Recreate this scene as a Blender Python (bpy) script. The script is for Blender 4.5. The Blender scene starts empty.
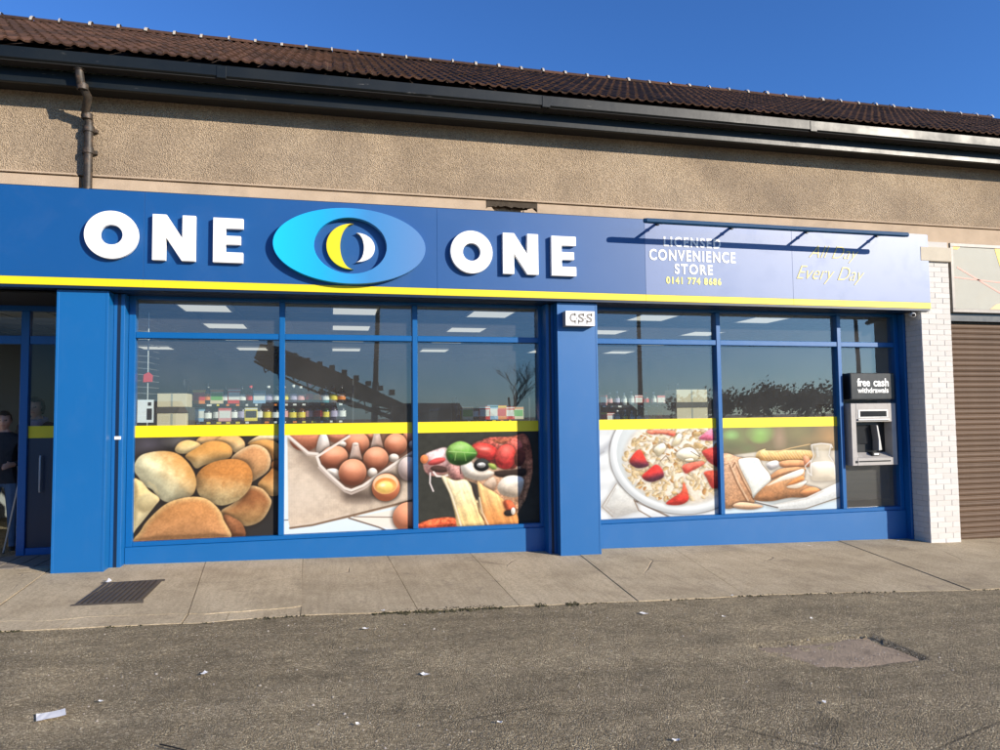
import bpy, bmesh, math, random
import numpy as np
from mathutils import Vector, Matrix
random.seed(7); RNG = np.random.default_rng(7)
SC = bpy.context.scene
COL = SC.collection

# ------------------------------------------------------------------ camera
F, IW, IH = 720.0, 1000.0, 750.0
YAW, PITCH, ROLL = math.radians(13.198), math.radians(3.191), math.radians(-0.643)
CAM = np.array([0.0, -8.5, 1.6])
def cam_axes():
    cy, sy, cp, sp = math.cos(YAW), math.sin(YAW), math.cos(PITCH), math.sin(PITCH)
    fwd = np.array([sy*cp, cy*cp, sp]); right = np.array([cy, -sy, 0.0]); up = np.cross(right, fwd)
    c, s = math.cos(ROLL), math.sin(ROLL)
    return c*right + s*up, -s*right + c*up, fwd
RIGHT, UP, FWD = cam_axes()
cam_d = bpy.data.cameras.new('camera'); cam = bpy.data.objects.new('camera', cam_d); COL.objects.link(cam)
cam_d.sensor_fit = 'HORIZONTAL'; cam_d.sensor_width = 36.0; cam_d.lens = F/IW*36.0
cam_d.clip_start = 0.05; cam_d.clip_end = 3000
mw = Matrix.Identity(4)
for i in range(3):
    mw[i][0], mw[i][1], mw[i][2], mw[i][3] = RIGHT[i], UP[i], -FWD[i], CAM[i]
cam.matrix_world = mw
SC.camera = cam

# ------------------------------------------------------------------ sky, sun, exposure
SUNV = Vector((1.0, -1.0, 0.50)).normalized()
EL = math.asin(SUNV.z); AZ = math.atan2(SUNV.x, SUNV.y)
world = bpy.data.worlds.new('World'); SC.world = world; world.use_nodes = True
nt = world.node_tree; nt.nodes.clear()
wo = nt.nodes.new('ShaderNodeOutputWorld'); bg = nt.nodes.new('ShaderNodeBackground'); sky = nt.nodes.new('ShaderNodeTexSky')
sky.sky_type = 'NISHITA'; sky.sun_disc = False; sky.sun_elevation = EL; sky.sun_rotation = AZ
sky.altitude = 0; sky.air_density = 1.0; sky.dust_density = 0.35; sky.ozone_density = 4.0
bg.inputs['Strength'].default_value = 0.11
wb = nt.nodes.new('ShaderNodeMixRGB'); wb.blend_type = 'MULTIPLY'; wb.inputs[0].default_value = 1.0; wb.inputs[2].default_value = (0.46, 0.78, 1.22, 1)
nt.links.new(sky.outputs[0], wb.inputs[1]); nt.links.new(wb.outputs[0], bg.inputs[0])
nt.links.new(bg.outputs[0], wo.inputs[0])
sun_d = bpy.data.lights.new('sun', 'SUN'); sun_d.energy = 5.0; sun_d.angle = math.radians(0.55); sun_d.color = (1.0, 0.90, 0.76)
sun = bpy.data.objects.new('sun', sun_d); COL.objects.link(sun)
sun.rotation_euler = SUNV.to_track_quat('Z', 'Y').to_euler(); sun.location = (20, -20, 12)
SC.view_settings.view_transform = 'Standard'; SC.view_settings.look = 'None'
SC.view_settings.exposure = 0.55; SC.view_settings.gamma = 1.0; SC.view_settings.use_curve_mapping = False
SC.render.engine = 'CYCLES'
SC.cycles.use_denoising = True
SC.cycles.max_bounces = 8; SC.cycles.transparent_max_bounces = 16

# ------------------------------------------------------------------ pixel helpers (directions only; depth comes from planes)
def ray(px, py):
    return RIGHT*((px-500)/F) - UP*((py-375)/F) + FWD
def PX(px, py, Y):
    """world X, Z where the photo's pixel meets the vertical plane Y"""
    r = ray(px, py); t = (Y-CAM[1])/r[1]; p = CAM + r*t
    return float(p[0]), float(p[2])
def G(x, y):
    """height of the ground, falling gently along the parade"""
    return -0.0216*(min(max(x, -12), 16)+2.86) + 0.006*min(max(y, -12), 1)
def PG(px, py):
    r = ray(px, py); t = 3.0
    for _ in range(30):
        p = CAM + r*t; t = (G(p[0], p[1])-CAM[2])/r[2]
    p = CAM + r*t
    return float(p[0]), float(p[1])
def lin(*c):
    c = np.array(c, float)/255.0
    return tuple(np.where(c <= 0.04045, c/12.92, ((c+0.055)/1.055)**2.4))

# ------------------------------------------------------------------ numpy value noise
def vnoise(x, y, seed=0):
    x = np.asarray(x, float); y = np.asarray(y, float)
    xi = np.floor(x).astype(np.int64); yi = np.floor(y).astype(np.int64); fx = x-xi; fy = y-yi
    fx = fx*fx*(3-2*fx); fy = fy*fy*(3-2*fy)
    def h(a, b):
        n = (a*374761393 + b*668265263 + seed*144665) & 0xffffffff
        n = ((n ^ (n >> 13))*1274126177) & 0xffffffff
        return ((n ^ (n >> 16)) & 0xffff)/65535.0
    return (h(xi, yi)*(1-fx)+h(xi+1, yi)*fx)*(1-fy) + (h(xi, yi+1)*(1-fx)+h(xi+1, yi+1)*fx)*fy
def fbm(x, y, seed=0, o=4):
    s = 0; a = 0.5
    for k in range(o):
        s = s + a*vnoise(np.asarray(x)*2**k, np.asarray(y)*2**k, seed+k*17); a *= 0.5
    return s

# ------------------------------------------------------------------ materials
class N:
    """small node-tree writer"""
    def __init__(s, name):
        s.m = bpy.data.materials.new(name); s.m.use_nodes = True; s.t = s.m.node_tree; s.t.nodes.clear()
        s.out = s.t.nodes.new('ShaderNodeOutputMaterial')
    def n(s, kind, **kw):
        nd = s.t.nodes.new('ShaderNode'+kind)
        for k, v in kw.items():
            if k in nd.inputs: nd.inputs[k].default_value = v
            else: setattr(nd, k, v)
        return nd
    def l(s, a, b): s.t.links.new(a, b)
    def coord(s, kind='Object'):
        return s.n('TexCoord').outputs[kind]
    def noise(s, scale, detail=4, rough=0.55, vec=None, dist=0):
        nd = s.n('TexNoise'); nd.inputs['Scale'].default_value = scale; nd.inputs['Detail'].default_value = detail
        nd.inputs['Roughness'].default_value = rough; nd.inputs['Distortion'].default_value = dist
        if vec is not None: s.l(vec, nd.inputs['Vector'])
        return nd.outputs['Fac']
    def vor(s, scale, vec=None, feature='F1', out='Distance'):
        nd = s.n('TexVoronoi'); nd.feature = feature; nd.inputs['Scale'].default_value = scale
        if vec is not None: s.l(vec, nd.inputs['Vector'])
        return nd.outputs[out]
    def ramp(s, fac, stops):
        nd = s.n('ValToRGB'); e = nd.color_ramp.elements
        while len(e) < len(stops): e.new(0.5)
        for i, (p, c) in enumerate(stops):
            e[i].position = p; e[i].color = (*c[:3], 1) if not isinstance(c, (int, float)) else (c, c, c, 1)
        s.l(fac, nd.inputs['Fac']); return nd.outputs['Color']
    def mix(s, fac, a, b, mode='MIX'):
        nd = s.n('MixRGB', blend_type=mode)
        for v, i in ((fac, 0), (a, 1), (b, 2)):
            if isinstance(v, (int, float)): nd.inputs[i].default_value = v if i == 0 else (v, v, v, 1)
            elif isinstance(v, tuple): nd.inputs[i].default_value = (*v[:3], 1)
            else: s.l(v, nd.inputs[i])
        return nd.outputs[0]
    def math(s, op, a, b=0.0):
        nd = s.n('Math', operation=op)
        for v, i in ((a, 0), (b, 1)):
            if isinstance(v, (int, float)): nd.inputs[i].default_value = v
            else: s.l(v, nd.inputs[i])
        return nd.outputs[0]
    def bump(s, h, strength=0.5, dist=0.01, normal=None):
        nd = s.n('Bump'); nd.inputs['Strength'].default_value = strength; nd.inputs['Distance'].default_value = dist
        s.l(h, nd.inputs['Height'])
        if normal is not None: s.l(normal, nd.inputs['Normal'])
        return nd.outputs['Normal']
    def princ(s, col, rough=0.5, metallic=0.0, spec=0.5, normal=None, coat=0.0, coat_rough=0.1):
        p = s.n('BsdfPrincipled')
        for v, k in ((col, 'Base Color'), (rough, 'Roughness'), (metallic, 'Metallic'), (spec, 'Specular IOR Level')):
            if isinstance(v, (int, float)): p.inputs[k].default_value = v
            elif isinstance(v, tuple): p.inputs[k].default_value = (*v[:3], 1)
            else: s.l(v, p.inputs[k])
        if coat: p.inputs['Coat Weight'].default_value = coat; p.inputs['Coat Roughness'].default_value = coat_rough
        if normal is not None: s.l(normal, p.inputs['Normal'])
        s.l(p.outputs[0], s.out.inputs['Surface']); return p
def simple(name, col, rough=0.5, var=0.12, scale=6.0, bump=0.0, bscale=60.0, metallic=0.0, spec=0.5, rvar=0.1, dirt=None, dirt_amt=0.3):
    k = N(name); v = k.coord()
    f = k.noise(scale, 5, 0.6, v)
    c = k.mix(f, tuple(x*(1-var) for x in col), tuple(min(1, x*(1+var)) for x in col))
    if dirt:
        d = k.ramp(k.noise(scale*0.6, 6, 0.7, v, 0.5), [(0.5, 0.0), (0.72, 1.0)])
        c = k.mix(k.math('MULTIPLY', d, dirt_amt), c, dirt)
    r = k.math('ADD', rough-rvar/2, k.math('MULTIPLY', k.noise(scale*2.3, 3, 0.5, v), rvar))
    nr = k.bump(k.noise(bscale, 3, 0.6, v), bump, 0.01) if bump else None
    k.princ(c, r, metallic, spec, nr); return k.m

MAT = {}
def build_materials():
    # roughcast render: pebbly relief, patchy weathering
    k = N('roughcast'); v = k.coord()
    a = k.vor(75, v); b = k.noise(120, 3, 0.7, v); h = k.math('ADD', k.math('MULTIPLY', a, 0.9), k.math('MULTIPLY', b, 0.8))
    big = k.noise(0.55, 6, 0.65, v); c = k.ramp(big, [(0.25, (0.39, 0.295, 0.198)), (0.5, (0.51, 0.39, 0.265)), (0.75, (0.59, 0.465, 0.325))])
    c = k.mix(0.7, c, k.ramp(k.noise(75, 3, 0.7, v), [(0.32, (0.30, 0.28, 0.26)), (0.6, (1.06, 1.06, 1.06))]), 'MULTIPLY')
    mp = k.n('Mapping'); mp.inputs['Scale'].default_value = (3.0, 3.0, 0.25); k.l(v, mp.inputs['Vector'])
    st = k.ramp(k.noise(1.6, 5, 0.6, mp.outputs[0]), [(0.5, 0.0), (0.8, 0.22)])
    c = k.mix(st, c, (0.22, 0.165, 0.115))
    sx = k.n('SeparateXYZ'); k.l(v, sx.inputs[0])
    damp = k.math('MULTIPLY', k.ramp(k.noise(0.9, 6, 0.7, v, 0.6), [(0.42, 0.0), (0.68, 0.62)]), 0.75)
    c = k.mix(damp, c, (0.20, 0.155, 0.118))
    k.princ(c, 0.95, 0, 0.15, k.bump(h, 1.0, 0.016)); MAT['roughcast'] = k.m
    MAT['render_band'] = simple('render_band', (0.46, 0.35, 0.245), 0.9, 0.25, 3, 0.5, 120, spec=0.2, dirt=(0.16, 0.12, 0.09))
    # asphalt
    k = N('asphalt'); v = k.coord()
    ag = k.vor(105, v, out='Color'); agd = k.vor(105, v)
    sep = k.n('SeparateColor'); k.l(ag, sep.inputs[0])
    c = k.ramp(sep.outputs[0], [(0.0, (0.15, 0.128, 0.102)), (0.55, (0.255, 0.222, 0.18)), (0.9, (0.35, 0.31, 0.255)), (1.0, (0.55, 0.5, 0.43))])
    big = k.noise(0.7, 6, 0.65, v, 0.4)
    c = k.mix(1.0, c, k.ramp(big, [(0.3, (0.76, 0.74, 0.72)), (0.55, (0.98, 0.96, 0.93)), (0.75, (1.25, 1.2, 1.13))]), 'MULTIPLY')
    mpa = k.n('Mapping'); mpa.inputs['Scale'].default_value = (0.35, 2.6, 1.0); mpa.inputs['Rotation'].default_value = (0, 0, 0.06); k.l(v, mpa.inputs['Vector'])
    c = k.mix(0.75, c, k.ramp(k.noise(1.3, 6, 0.7, mpa.outputs[0], 0.3), [(0.34, (0.66, 0.64, 0.61)), (0.6, (1.10, 1.08, 1.05))]), 'MULTIPLY')
    c = k.mix(k.ramp(k.noise(1.7, 4, 0.6, v, 1.2), [(0.64, 0.0), (0.73, 0.5)]), c, (0.085, 0.072, 0.056))
    med = k.noise(5, 5, 0.7, v)
    c = k.mix(0.8, c, k.ramp(med, [(0.3, (0.7, 0.7, 0.7)), (0.6, (1.05, 1.05, 1.05))]), 'MULTIPLY')
    # pale tramlines worn along the road, gum spots
    gum = k.ramp(k.vor(3.1, v), [(0.0, 1.0), (0.028, 0.8), (0.036, 0.0)])
    c = k.mix(k.math('MULTIPLY', gum, 0.55), c, (0.42, 0.38, 0.32))
    wv = k.mix(0.10, v, k.n('TexNoise', Scale=2.0, Detail=4.0).outputs['Color'])
    crk = k.math('MULTIPLY', k.ramp(k.vor(0.33, wv, 'DISTANCE_TO_EDGE'), [(0.0, 1.0), (0.0035, 0.0)]), k.ramp(k.noise(0.5, 3, 0.5, v), [(0.5, 0.0), (0.58, 0.75)]))
    c = k.mix(crk, c, (0.05, 0.042, 0.033))
    c = k.mix(1.0, c, (1.14, 1.10, 0.90), 'MULTIPLY')
    h = k.math('ADD', k.math('MULTIPLY', agd, -1.0), k.math('MULTIPLY', k.noise(40, 4, 0.7, v), 1.2))
    k.princ(c, 0.92, 0, 0.25, k.bump(h, 0.85, 0.012)); MAT['asphalt'] = k.m
    # concrete paving
    k = N('paving'); v = k.coord('Object'); oi = k.n('ObjectInfo')
    f = k.noise(1.3, 7, 0.65, v, 0.3)
    c = k.ramp(f, [(0.3, (0.38, 0.305, 0.20)), (0.5, (0.52, 0.425, 0.285)), (0.72, (0.60, 0.50, 0.345))])
    c = k.mix(0.85, c, k.ramp(k.noise(48, 5, 0.85, v), [(0.3, (0.40, 0.39, 0.37)), (0.6, (1.12, 1.12, 1.12))]), 'MULTIPLY')
    mpp = k.n('Mapping'); mpp.inputs['Scale'].default_value = (9.0, 0.7, 1.0); k.l(v, mpp.inputs['Vector'])
    c = k.mix(0.5, c, k.ramp(k.noise(2.2, 4, 0.7, mpp.outputs[0]), [(0.35, (0.78, 0.77, 0.75)), (0.62, (1.08, 1.08, 1.07))]), 'MULTIPLY')
    c = k.mix(k.ramp(k.noise(3.3, 5, 0.7, v, 0.8), [(0.58, 0.0), (0.75, 0.5)]), c, (0.16, 0.13, 0.10))
    c = k.mix(1.0, c, k.ramp(oi.outputs['Random'], [(0.0, (0.88, 0.87, 0.86)), (1.0, (1.06, 1.05, 1.04))]), 'MULTIPLY')
    gum = k.ramp(k.vor(4.3, v), [(0.0, 1.0), (0.03, 0.8), (0.042, 0.0)])
    c = k.mix(k.math('MULTIPLY', gum, 0.4), c, (0.12, 0.1, 0.085))
    cr = k.ramp(k.vor(0.9, k.mix(0.12, v, k.n('TexNoise', Scale=3.0).outputs['Color']), 'DISTANCE_TO_EDGE'), [(0.0, 1.0), (0.006, 0.0)])
    crm = k.ramp(k.noise(0.8, 3, 0.5, v), [(0.58, 0.0), (0.68, 0.7)])
    crk = k.math('MULTIPLY', cr, crm)
    c = k.mix(crk, c, (0.07, 0.055, 0.042))
    h = k.math('SUBTRACT', k.noise(70, 5, 0.85, v), k.math('MULTIPLY', crk, 3.0))
    k.princ(c, 0.88, 0, 0.3, k.bump(h, 0.7, 0.010)); MAT['paving'] = k.m
    MAT['joint_dirt'] = simple('joint_dirt', (0.07, 0.055, 0.04), 0.95, 0.4, 20, 0.5, 90, spec=0.1)
    MAT['patch'] = simple('patch_mortar', (0.30, 0.235, 0.17), 0.93, 0.35, 9, 0.8, 70, spec=0.2, dirt=(0.13, 0.1, 0.075), dirt_amt=0.6)
    MAT['moss'] = simple('moss', (0.055, 0.05, 0.028), 0.95, 0.5, 30, spec=0.1)
    # roof tiles
    k = N('roof_tile'); v = k.coord('Object'); oi = k.n('ObjectInfo'); g = k.n('NewGeometry')
    at = k.n('Attribute'); at.attribute_name = 'tint'
    rnd = k.math('FRACT', k.math('ADD', oi.outputs['Random'], at.outputs['Fac']))
    c = k.ramp(rnd, [(0.0, (0.042, 0.024, 0.017)), (0.5, (0.07, 0.036, 0.023)), (1.0, (0.105, 0.052, 0.032))])
    c = k.mix(0.6, c, k.ramp(k.noise(14, 6, 0.75, v), [(0.35, (0.45, 0.45, 0.42)), (0.6, (1.1, 1.1, 1.1))]), 'MULTIPLY')
    lich = k.ramp(k.noise(22, 4, 0.6, v), [(0.68, 0.0), (0.74, 0.6)])
    c = k.mix(lich, c, (0.27, 0.22, 0.15))
    k.princ(c, 0.9, 0, 0.2, k.bump(k.noise(70, 4, 0.7, v), 0.5, 0.008)); MAT['tile'] = k.m
    MAT['mortar'] = simple('ridge_mortar', (0.42, 0.38, 0.32), 0.9, 0.2, 20, 0.4, 80)
    # dark painted eaves, chipped, glossy enough to catch the low sun
    k = N('eaves_paint'); v = k.coord()
    mp = k.n('Mapping'); mp.inputs['Scale'].default_value = (0.5, 4.0, 4.0); k.l(v, mp.inputs['Vector'])
    c = k.mix(k.noise(3, 5, 0.6, v), (0.003, 0.005, 0.0055), (0.009, 0.012, 0.0125))
    chip = k.ramp(k.noise(5.5, 6, 0.7, mp.outputs[0]), [(0.66, 0.0), (0.71, 1.0)])
    c = k.mix(k.math('MULTIPLY', chip, 0.45), c, (0.34, 0.32, 0.29))
    r = k.ramp(k.noise(2, 5, 0.6, v), [(0.3, 0.36), (0.7, 0.5)])
    k.princ(c, r, 0, 0.33, k.bump(k.noise(9, 4, 0.6, v), 0.12, 0.01)); MAT['eaves'] = k.m
    k = N('iron_pipe'); v = k.coord()
    c = k.ramp(k.noise(16, 5, 0.7, v), [(0.35, (0.018, 0.016, 0.014)), (0.55, (0.05, 0.037, 0.026)), (0.72, (0.14, 0.085, 0.05))])
    k.princ(c, 0.55, 0.1, 0.5, k.bump(k.noise(50, 4, 0.7, v), 0.4, 0.006)); MAT['pipe'] = k.m
    # fascia panels: satin composite sheet with soft waviness
    def satin(name, col, rough, spec=0.5, var=0.06):
        k = N(name); v = k.coord()
        c = k.mix(k.noise(1.1, 4, 0.5, v), tuple(x*(1-var) for x in col), tuple(x*(1+var) for x in col))
        mp = k.n('Mapping'); mp.inputs['Scale'].default_value = (5, 5, 0.35); k.l(v, mp.inputs['Vector'])
        sm = k.ramp(k.noise(2.2, 6, 0.7, v, 0.4), [(0.5, 0.0), (0.8, 1.0)])
        c = k.mix(k.math('MULTIPLY', sm, 0.025), c, (0.30, 0.29, 0.27))
        sc = k.ramp(k.noise(26, 3, 0.8, v), [(0.74, 0.0), (0.79, 0.5)]); c = k.mix(k.math('MULTIPLY', sc, 0.35), c, (0.38, 0.40, 0.42))
        r = k.math('ADD', rough-0.02, k.math('MULTIPLY', sm, 0.05))
        k.princ(c, r, 0, spec, k.bump(k.noise(0.9, 2, 0.4, v), 0.06, 0.05)); MAT[name] = k.m
    satin('fascia_blue', (0.0, 0.066, 0.23), 0.48, 0.55)
    satin('fascia_glare', (0.05, 0.112, 0.285), 0.50, 0.80)  # sun glare put into a paler, glossier blue for the right-hand panels
    satin('stripe_yellow', (0.76, 0.585, 0.003), 0.5)
    satin('blue_paint', (0.0, 0.098, 0.30), 0.45, 0.6)
    MAT['blue_frame'] = simple('blue_frame', (0.0, 0.092, 0.29), 0.36, 0.05, 3)
    satin('white_letter', (0.86, 0.85, 0.82), 0.45)
    # eye logo: printed gradient cyan -> blue
    k = N('eye_gradient'); v = k.coord(); sp = k.n('SeparateXYZ'); k.l(v, sp.inputs[0])
    mr = k.n('MapRange'); k.l(sp.outputs[0], mr.inputs[0])
    mr.inputs[1].default_value = PX(274, 245, -0.1)[0]+5.2; mr.inputs[2].default_value = PX(425, 245, -0.1)[0]+5.2
    c = k.ramp(mr.outputs[0], [(0.0, (0.0, 0.46, 0.80)), (0.3, (0.0, 0.34, 0.68)), (0.62, (0.03, 0.20, 0.46)), (1.0, (0.085, 0.20, 0.42))])
    k.princ(c, 0.45, 0, 0.5); MAT['eye'] = k.m
    MAT['script_gold'] = simple('script_gold', (0.52, 0.43, 0.11), 0.5, 0.03, spec=0.7)
    MAT['text_yellow'] = simple('text_yellow', (0.78, 0.70, 0.18), 0.5, 0.03)
    MAT['dark_blue'] = simple('dark_blue_bar', (0.003, 0.014, 0.04), 0.35, 0.1, 4)
    MAT['trough_blue'] = simple('trough_blue', (0.004, 0.05, 0.13), 0.6, 0.1, 4, spec=0.2)
    MAT['black'] = simple('black_plastic', (0.012, 0.012, 0.013), 0.3, 0.2, 5)
    MAT['rubber'] = simple('dark_rubber', (0.02, 0.02, 0.02), 0.6, 0.2, 5)
    MAT['steel'] = simple('steel_grey', (0.42, 0.41, 0.40), 0.38, 0.15, 7, 0.05, 40, metallic=0.6)
    MAT['atm_grey'] = simple('atm_grey', (0.34, 0.32, 0.30), 0.5, 0.1, 9, dirt=(0.12, 0.1, 0.09))
    MAT['screen'] = simple('dark_screen', (0.02, 0.022, 0.025), 0.08, 0.2, 2)
    # window glass: clear pane, reflection by Fresnel
    k = N('window_glass')
    tr = k.n('BsdfTransparent'); tr.inputs[0].default_value = (0.80, 0.87, 0.86, 1)
    gl = k.n('BsdfGlossy'); gl.inputs['Roughness'].default_value = 0.0
    fr = k.n('Fresnel'); geo = k.n('NewGeometry'); io = k.n('MapRange')
    io.inputs['To Min'].default_value = 2.35; io.inputs['To Max'].default_value = 1/2.35   # a thin pane reflects alike from both sides
    k.l(geo.outputs['Backfacing'], io.inputs['Value']); k.l(io.outputs[0], fr.inputs['IOR'])
    v = k.coord(); nb = k.bump(k.noise(0.8, 2, 0.4, v), 0.02, 0.03); k.l(nb, gl.inputs['Normal'])
    mx = k.n('MixShader'); k.l(fr.outputs[0], mx.inputs[0]); k.l(tr.outputs[0], mx.inputs[1]); k.l(gl.outputs[0], mx.inputs[2])
    # pale diffuse veil added to grey the panes, imitating haze in their reflections
    df = k.n('BsdfDiffuse'); df.inputs[0].default_value = (0.62, 0.58, 0.54, 1); m2 = k.n('MixShader')
    k.l(k.ramp(k.noise(2.5, 5, 0.7, v, 0.3), [(0.3, 0.035), (0.75, 0.062)]), m2.inputs[0]); k.l(mx.outputs[0], m2.inputs[1]); k.l(df.outputs[0], m2.inputs[2])
    k.l(m2.outputs[0], k.out.inputs[0]); MAT['glass'] = k.m
    k = N('door_glass')
    tr = k.n('BsdfTransparent'); tr.inputs[0].default_value = (0.75, 0.78, 0.78, 1); gl = k.n('BsdfGlossy'); gl.inputs['Roughness'].default_value = 0.0
    fr = k.n('Fresnel'); geo = k.n('NewGeometry'); io = k.n('MapRange'); io.inputs['To Min'].default_value = 1.38; io.inputs['To Max'].default_value = 1/1.38
    k.l(geo.outputs['Backfacing'], io.inputs['Value']); k.l(io.outputs[0], fr.inputs['IOR'])
    mx = k.n('MixShader'); k.l(fr.outputs[0], mx.inputs[0]); k.l(tr.outputs[0], mx.inputs[1]); k.l(gl.outputs[0], mx.inputs[2]); k.l(mx.outputs[0], k.out.inputs[0]); MAT['door_glass'] = k.m
    # painted white brick
    k = N('white_brick'); v = k.coord('Object'); oi = k.n('ObjectInfo')
    c = k.ramp(oi.outputs['Random'], [(0, (0.53, 0.50, 0.46)), (0.5, (0.56, 0.53, 0.49)), (1, (0.59, 0.56, 0.52))])
    c = k.mix(k.ramp(k.noise(16, 5, 0.7, v), [(0.6, 0.0), (0.8, 0.25)]), c, (0.35, 0.29, 0.23))
    k.princ(c, 0.7, 0, 0.3, k.bump(k.noise(60, 4, 0.7, v), 0.5, 0.006)); MAT['brick'] = k.m
    MAT['brick_mortar'] = simple('brick_mortar', (0.53, 0.50, 0.455), 0.9, 0.06, 10, 0.5, 90)
    MAT['stone_cap'] = simple('stone_cap', (0.50, 0.44, 0.34), 0.85, 0.15, 6, 0.4, 80)
    # roller shutter: brown galvanised, dirty
    k = N('shutter'); v = k.coord('Object'); oi = k.n('ObjectInfo')
    c = k.ramp(oi.outputs['Random'], [(0, (0.085, 0.050, 0.029)), (1, (0.115, 0.069, 0.041))])
    c = k.mix(k.ramp(k.noise(3, 6, 0.7, v), [(0.45, 0.0), (0.75, 0.5)]), c, (0.13, 0.082, 0.05))
    k.princ(c, 0.65, 0.0, 0.25, k.bump(k.noise(30, 4, 0.6, v), 0.15, 0.005)); MAT['shutter'] = k.m
    MAT['sign_cream'] = simple('sign_cream', (0.40, 0.39, 0.33), 0.6, 0.08, 3, spec=0.2, dirt=(0.45, 0.40, 0.3))
    MAT['sign_red'] = simple('sign_red', (0.55, 0.24, 0.18), 0.5)
    MAT['sign_amber'] = simple('sign_amber', (0.85, 0.55, 0.03), 0.5)
    MAT['sign_orange'] = simple('sign_orange', (0.80, 0.42, 0.18), 0.5)
    MAT['grey_metal'] = simple('grey_metal', (0.16, 0.15, 0.14), 0.5, 0.2, 8, metallic=0.4)
    MAT['iron'] = simple('cast_iron', (0.075, 0.062, 0.05), 0.6, 0.4, 20, 0.4, 90, metallic=0.3)
    MAT['dark_and_shade'] = simple('near_black', (0.01, 0.009, 0.008), 0.9)  # near black; also paints the shade under eaves and gutter
    MAT['paper'] = simple('paper', (0.80, 0.79, 0.77), 0.7, 0.05)
    MAT['gravel'] = simple('grit', (0.36, 0.32, 0.27), 0.9, 0.4, 3)
    # interior
    MAT['ceiling'] = simple('ceiling_tile', (0.45, 0.47, 0.48), 0.9, 0.05, 2)
    MAT['shop_wall'] = simple('shop_wall', (0.34, 0.36, 0.36), 0.8, 0.08, 1.5)
    MAT['shop_floor'] = simple('shop_floor', (0.22, 0.22, 0.21), 0.4, 0.12, 2)
    MAT['entry_tile'] = simple('entry_tile', (0.20, 0.17, 0.14), 0.6, 0.3, 12)
    MAT['shelf'] = simple('shelf_grey', (0.05, 0.052, 0.055), 0.5, 0.1, 4)
    MAT['carton'] = simple('carton_cream', (0.70, 0.58, 0.40), 0.8, 0.08, 3)
    MAT['carton_band'] = simple('carton_band', (0.06, 0.055, 0.05), 0.6, 0.1, 3)
    k = N('ceiling_lamp'); em = k.n('Emission'); em.inputs[0].default_value = (1.0, 0.91, 0.78, 1); em.inputs[1].default_value = 0.56
    k.l(em.outputs[0], k.out.inputs[0]); MAT['lamp'] = k.m
    MAT['skin'] = simple('skin', (0.50, 0.28, 0.20), 0.5, 0.08, 12)
    MAT['hair'] = simple('hair_brown', (0.05, 0.032, 0.02), 0.5, 0.3, 60, 0.4, 120)
    MAT['coat'] = simple('dark_coat', (0.016, 0.017, 0.022), 0.8, 0.2, 12, 0.2, 60)
    MAT['scarf'] = simple('scarf_lilac', (0.26, 0.23, 0.33), 0.9, 0.3, 30, 0.4, 80)
    MAT['jeans'] = simple('jeans', (0.07, 0.12, 0.2), 0.85, 0.3, 10, 0.2, 90)
    MAT['shoe'] = simple('shoe', (0.02, 0.018, 0.016), 0.5)
    MAT['eye_dark'] = simple('eye_dark', (0.03, 0.02, 0.015), 0.3)
    MAT['lip'] = simple('lip', (0.42, 0.15, 0.12), 0.5)
    MAT['bark'] = simple('bark', (0.07, 0.052, 0.038), 0.9, 0.3, 8, 0.6, 20)
    MAT['leaf'] = simple('leaf', (0.035, 0.055, 0.018), 0.8, 0.5, 3)
    MAT['leaf2'] = simple('leaf_dark', (0.025, 0.042, 0.02), 0.8, 0.5, 3)
    MAT['lamp_post'] = simple('lamp_post_steel', (0.05, 0.052, 0.055), 0.5, 0.15, 3)
    MAT['truck_paint'] = simple('truck_paint', (0.03, 0.035, 0.04), 0.35, 0.1, 2)
    MAT['house_wall'] = simple('house_wall', (0.33, 0.28, 0.22), 0.9, 0.15, 1.0)
    MAT['house_roof'] = simple('house_roof', (0.09, 0.06, 0.05), 0.9, 0.2, 2)
    for nm, c in dict(b_purple=(0.022, 0.012, 0.035), b_green=(0.012, 0.035, 0.016), b_amber=(0.09, 0.03, 0.01), b_dark=(0.012, 0.01, 0.011), b_clear=(0.25, 0.27, 0.28), b_red=(0.20, 0.012, 0.014), b_teal=(0.03, 0.16, 0.19)).items():
        MAT[nm] = simple('bottle_'+nm[2:], c, 0.2, 0.15, 8)
    for nm, c in dict(l_white=(0.78, 0.75, 0.72), l_orange=(0.80, 0.22, 0.03), l_red=(0.65, 0.03, 0.03), l_yellow=(0.80, 0.62, 0.06), l_lilac=(0.45, 0.38, 0.55), l_pink=(0.72, 0.35, 0.36), l_green=(0.15, 0.40, 0.08), l_blue=(0.25, 0.42, 0.62)).items():
        MAT[nm] = simple('label_'+nm[2:], c, 0.6, 0.15, 40)
    k = N('poster_print'); at = k.n('Attribute'); at.attribute_name = 'Col'
    k.princ(at.outputs['Color'], 0.5, 0, 0.12); MAT['poster'] = k.m
build_materials()

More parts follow.
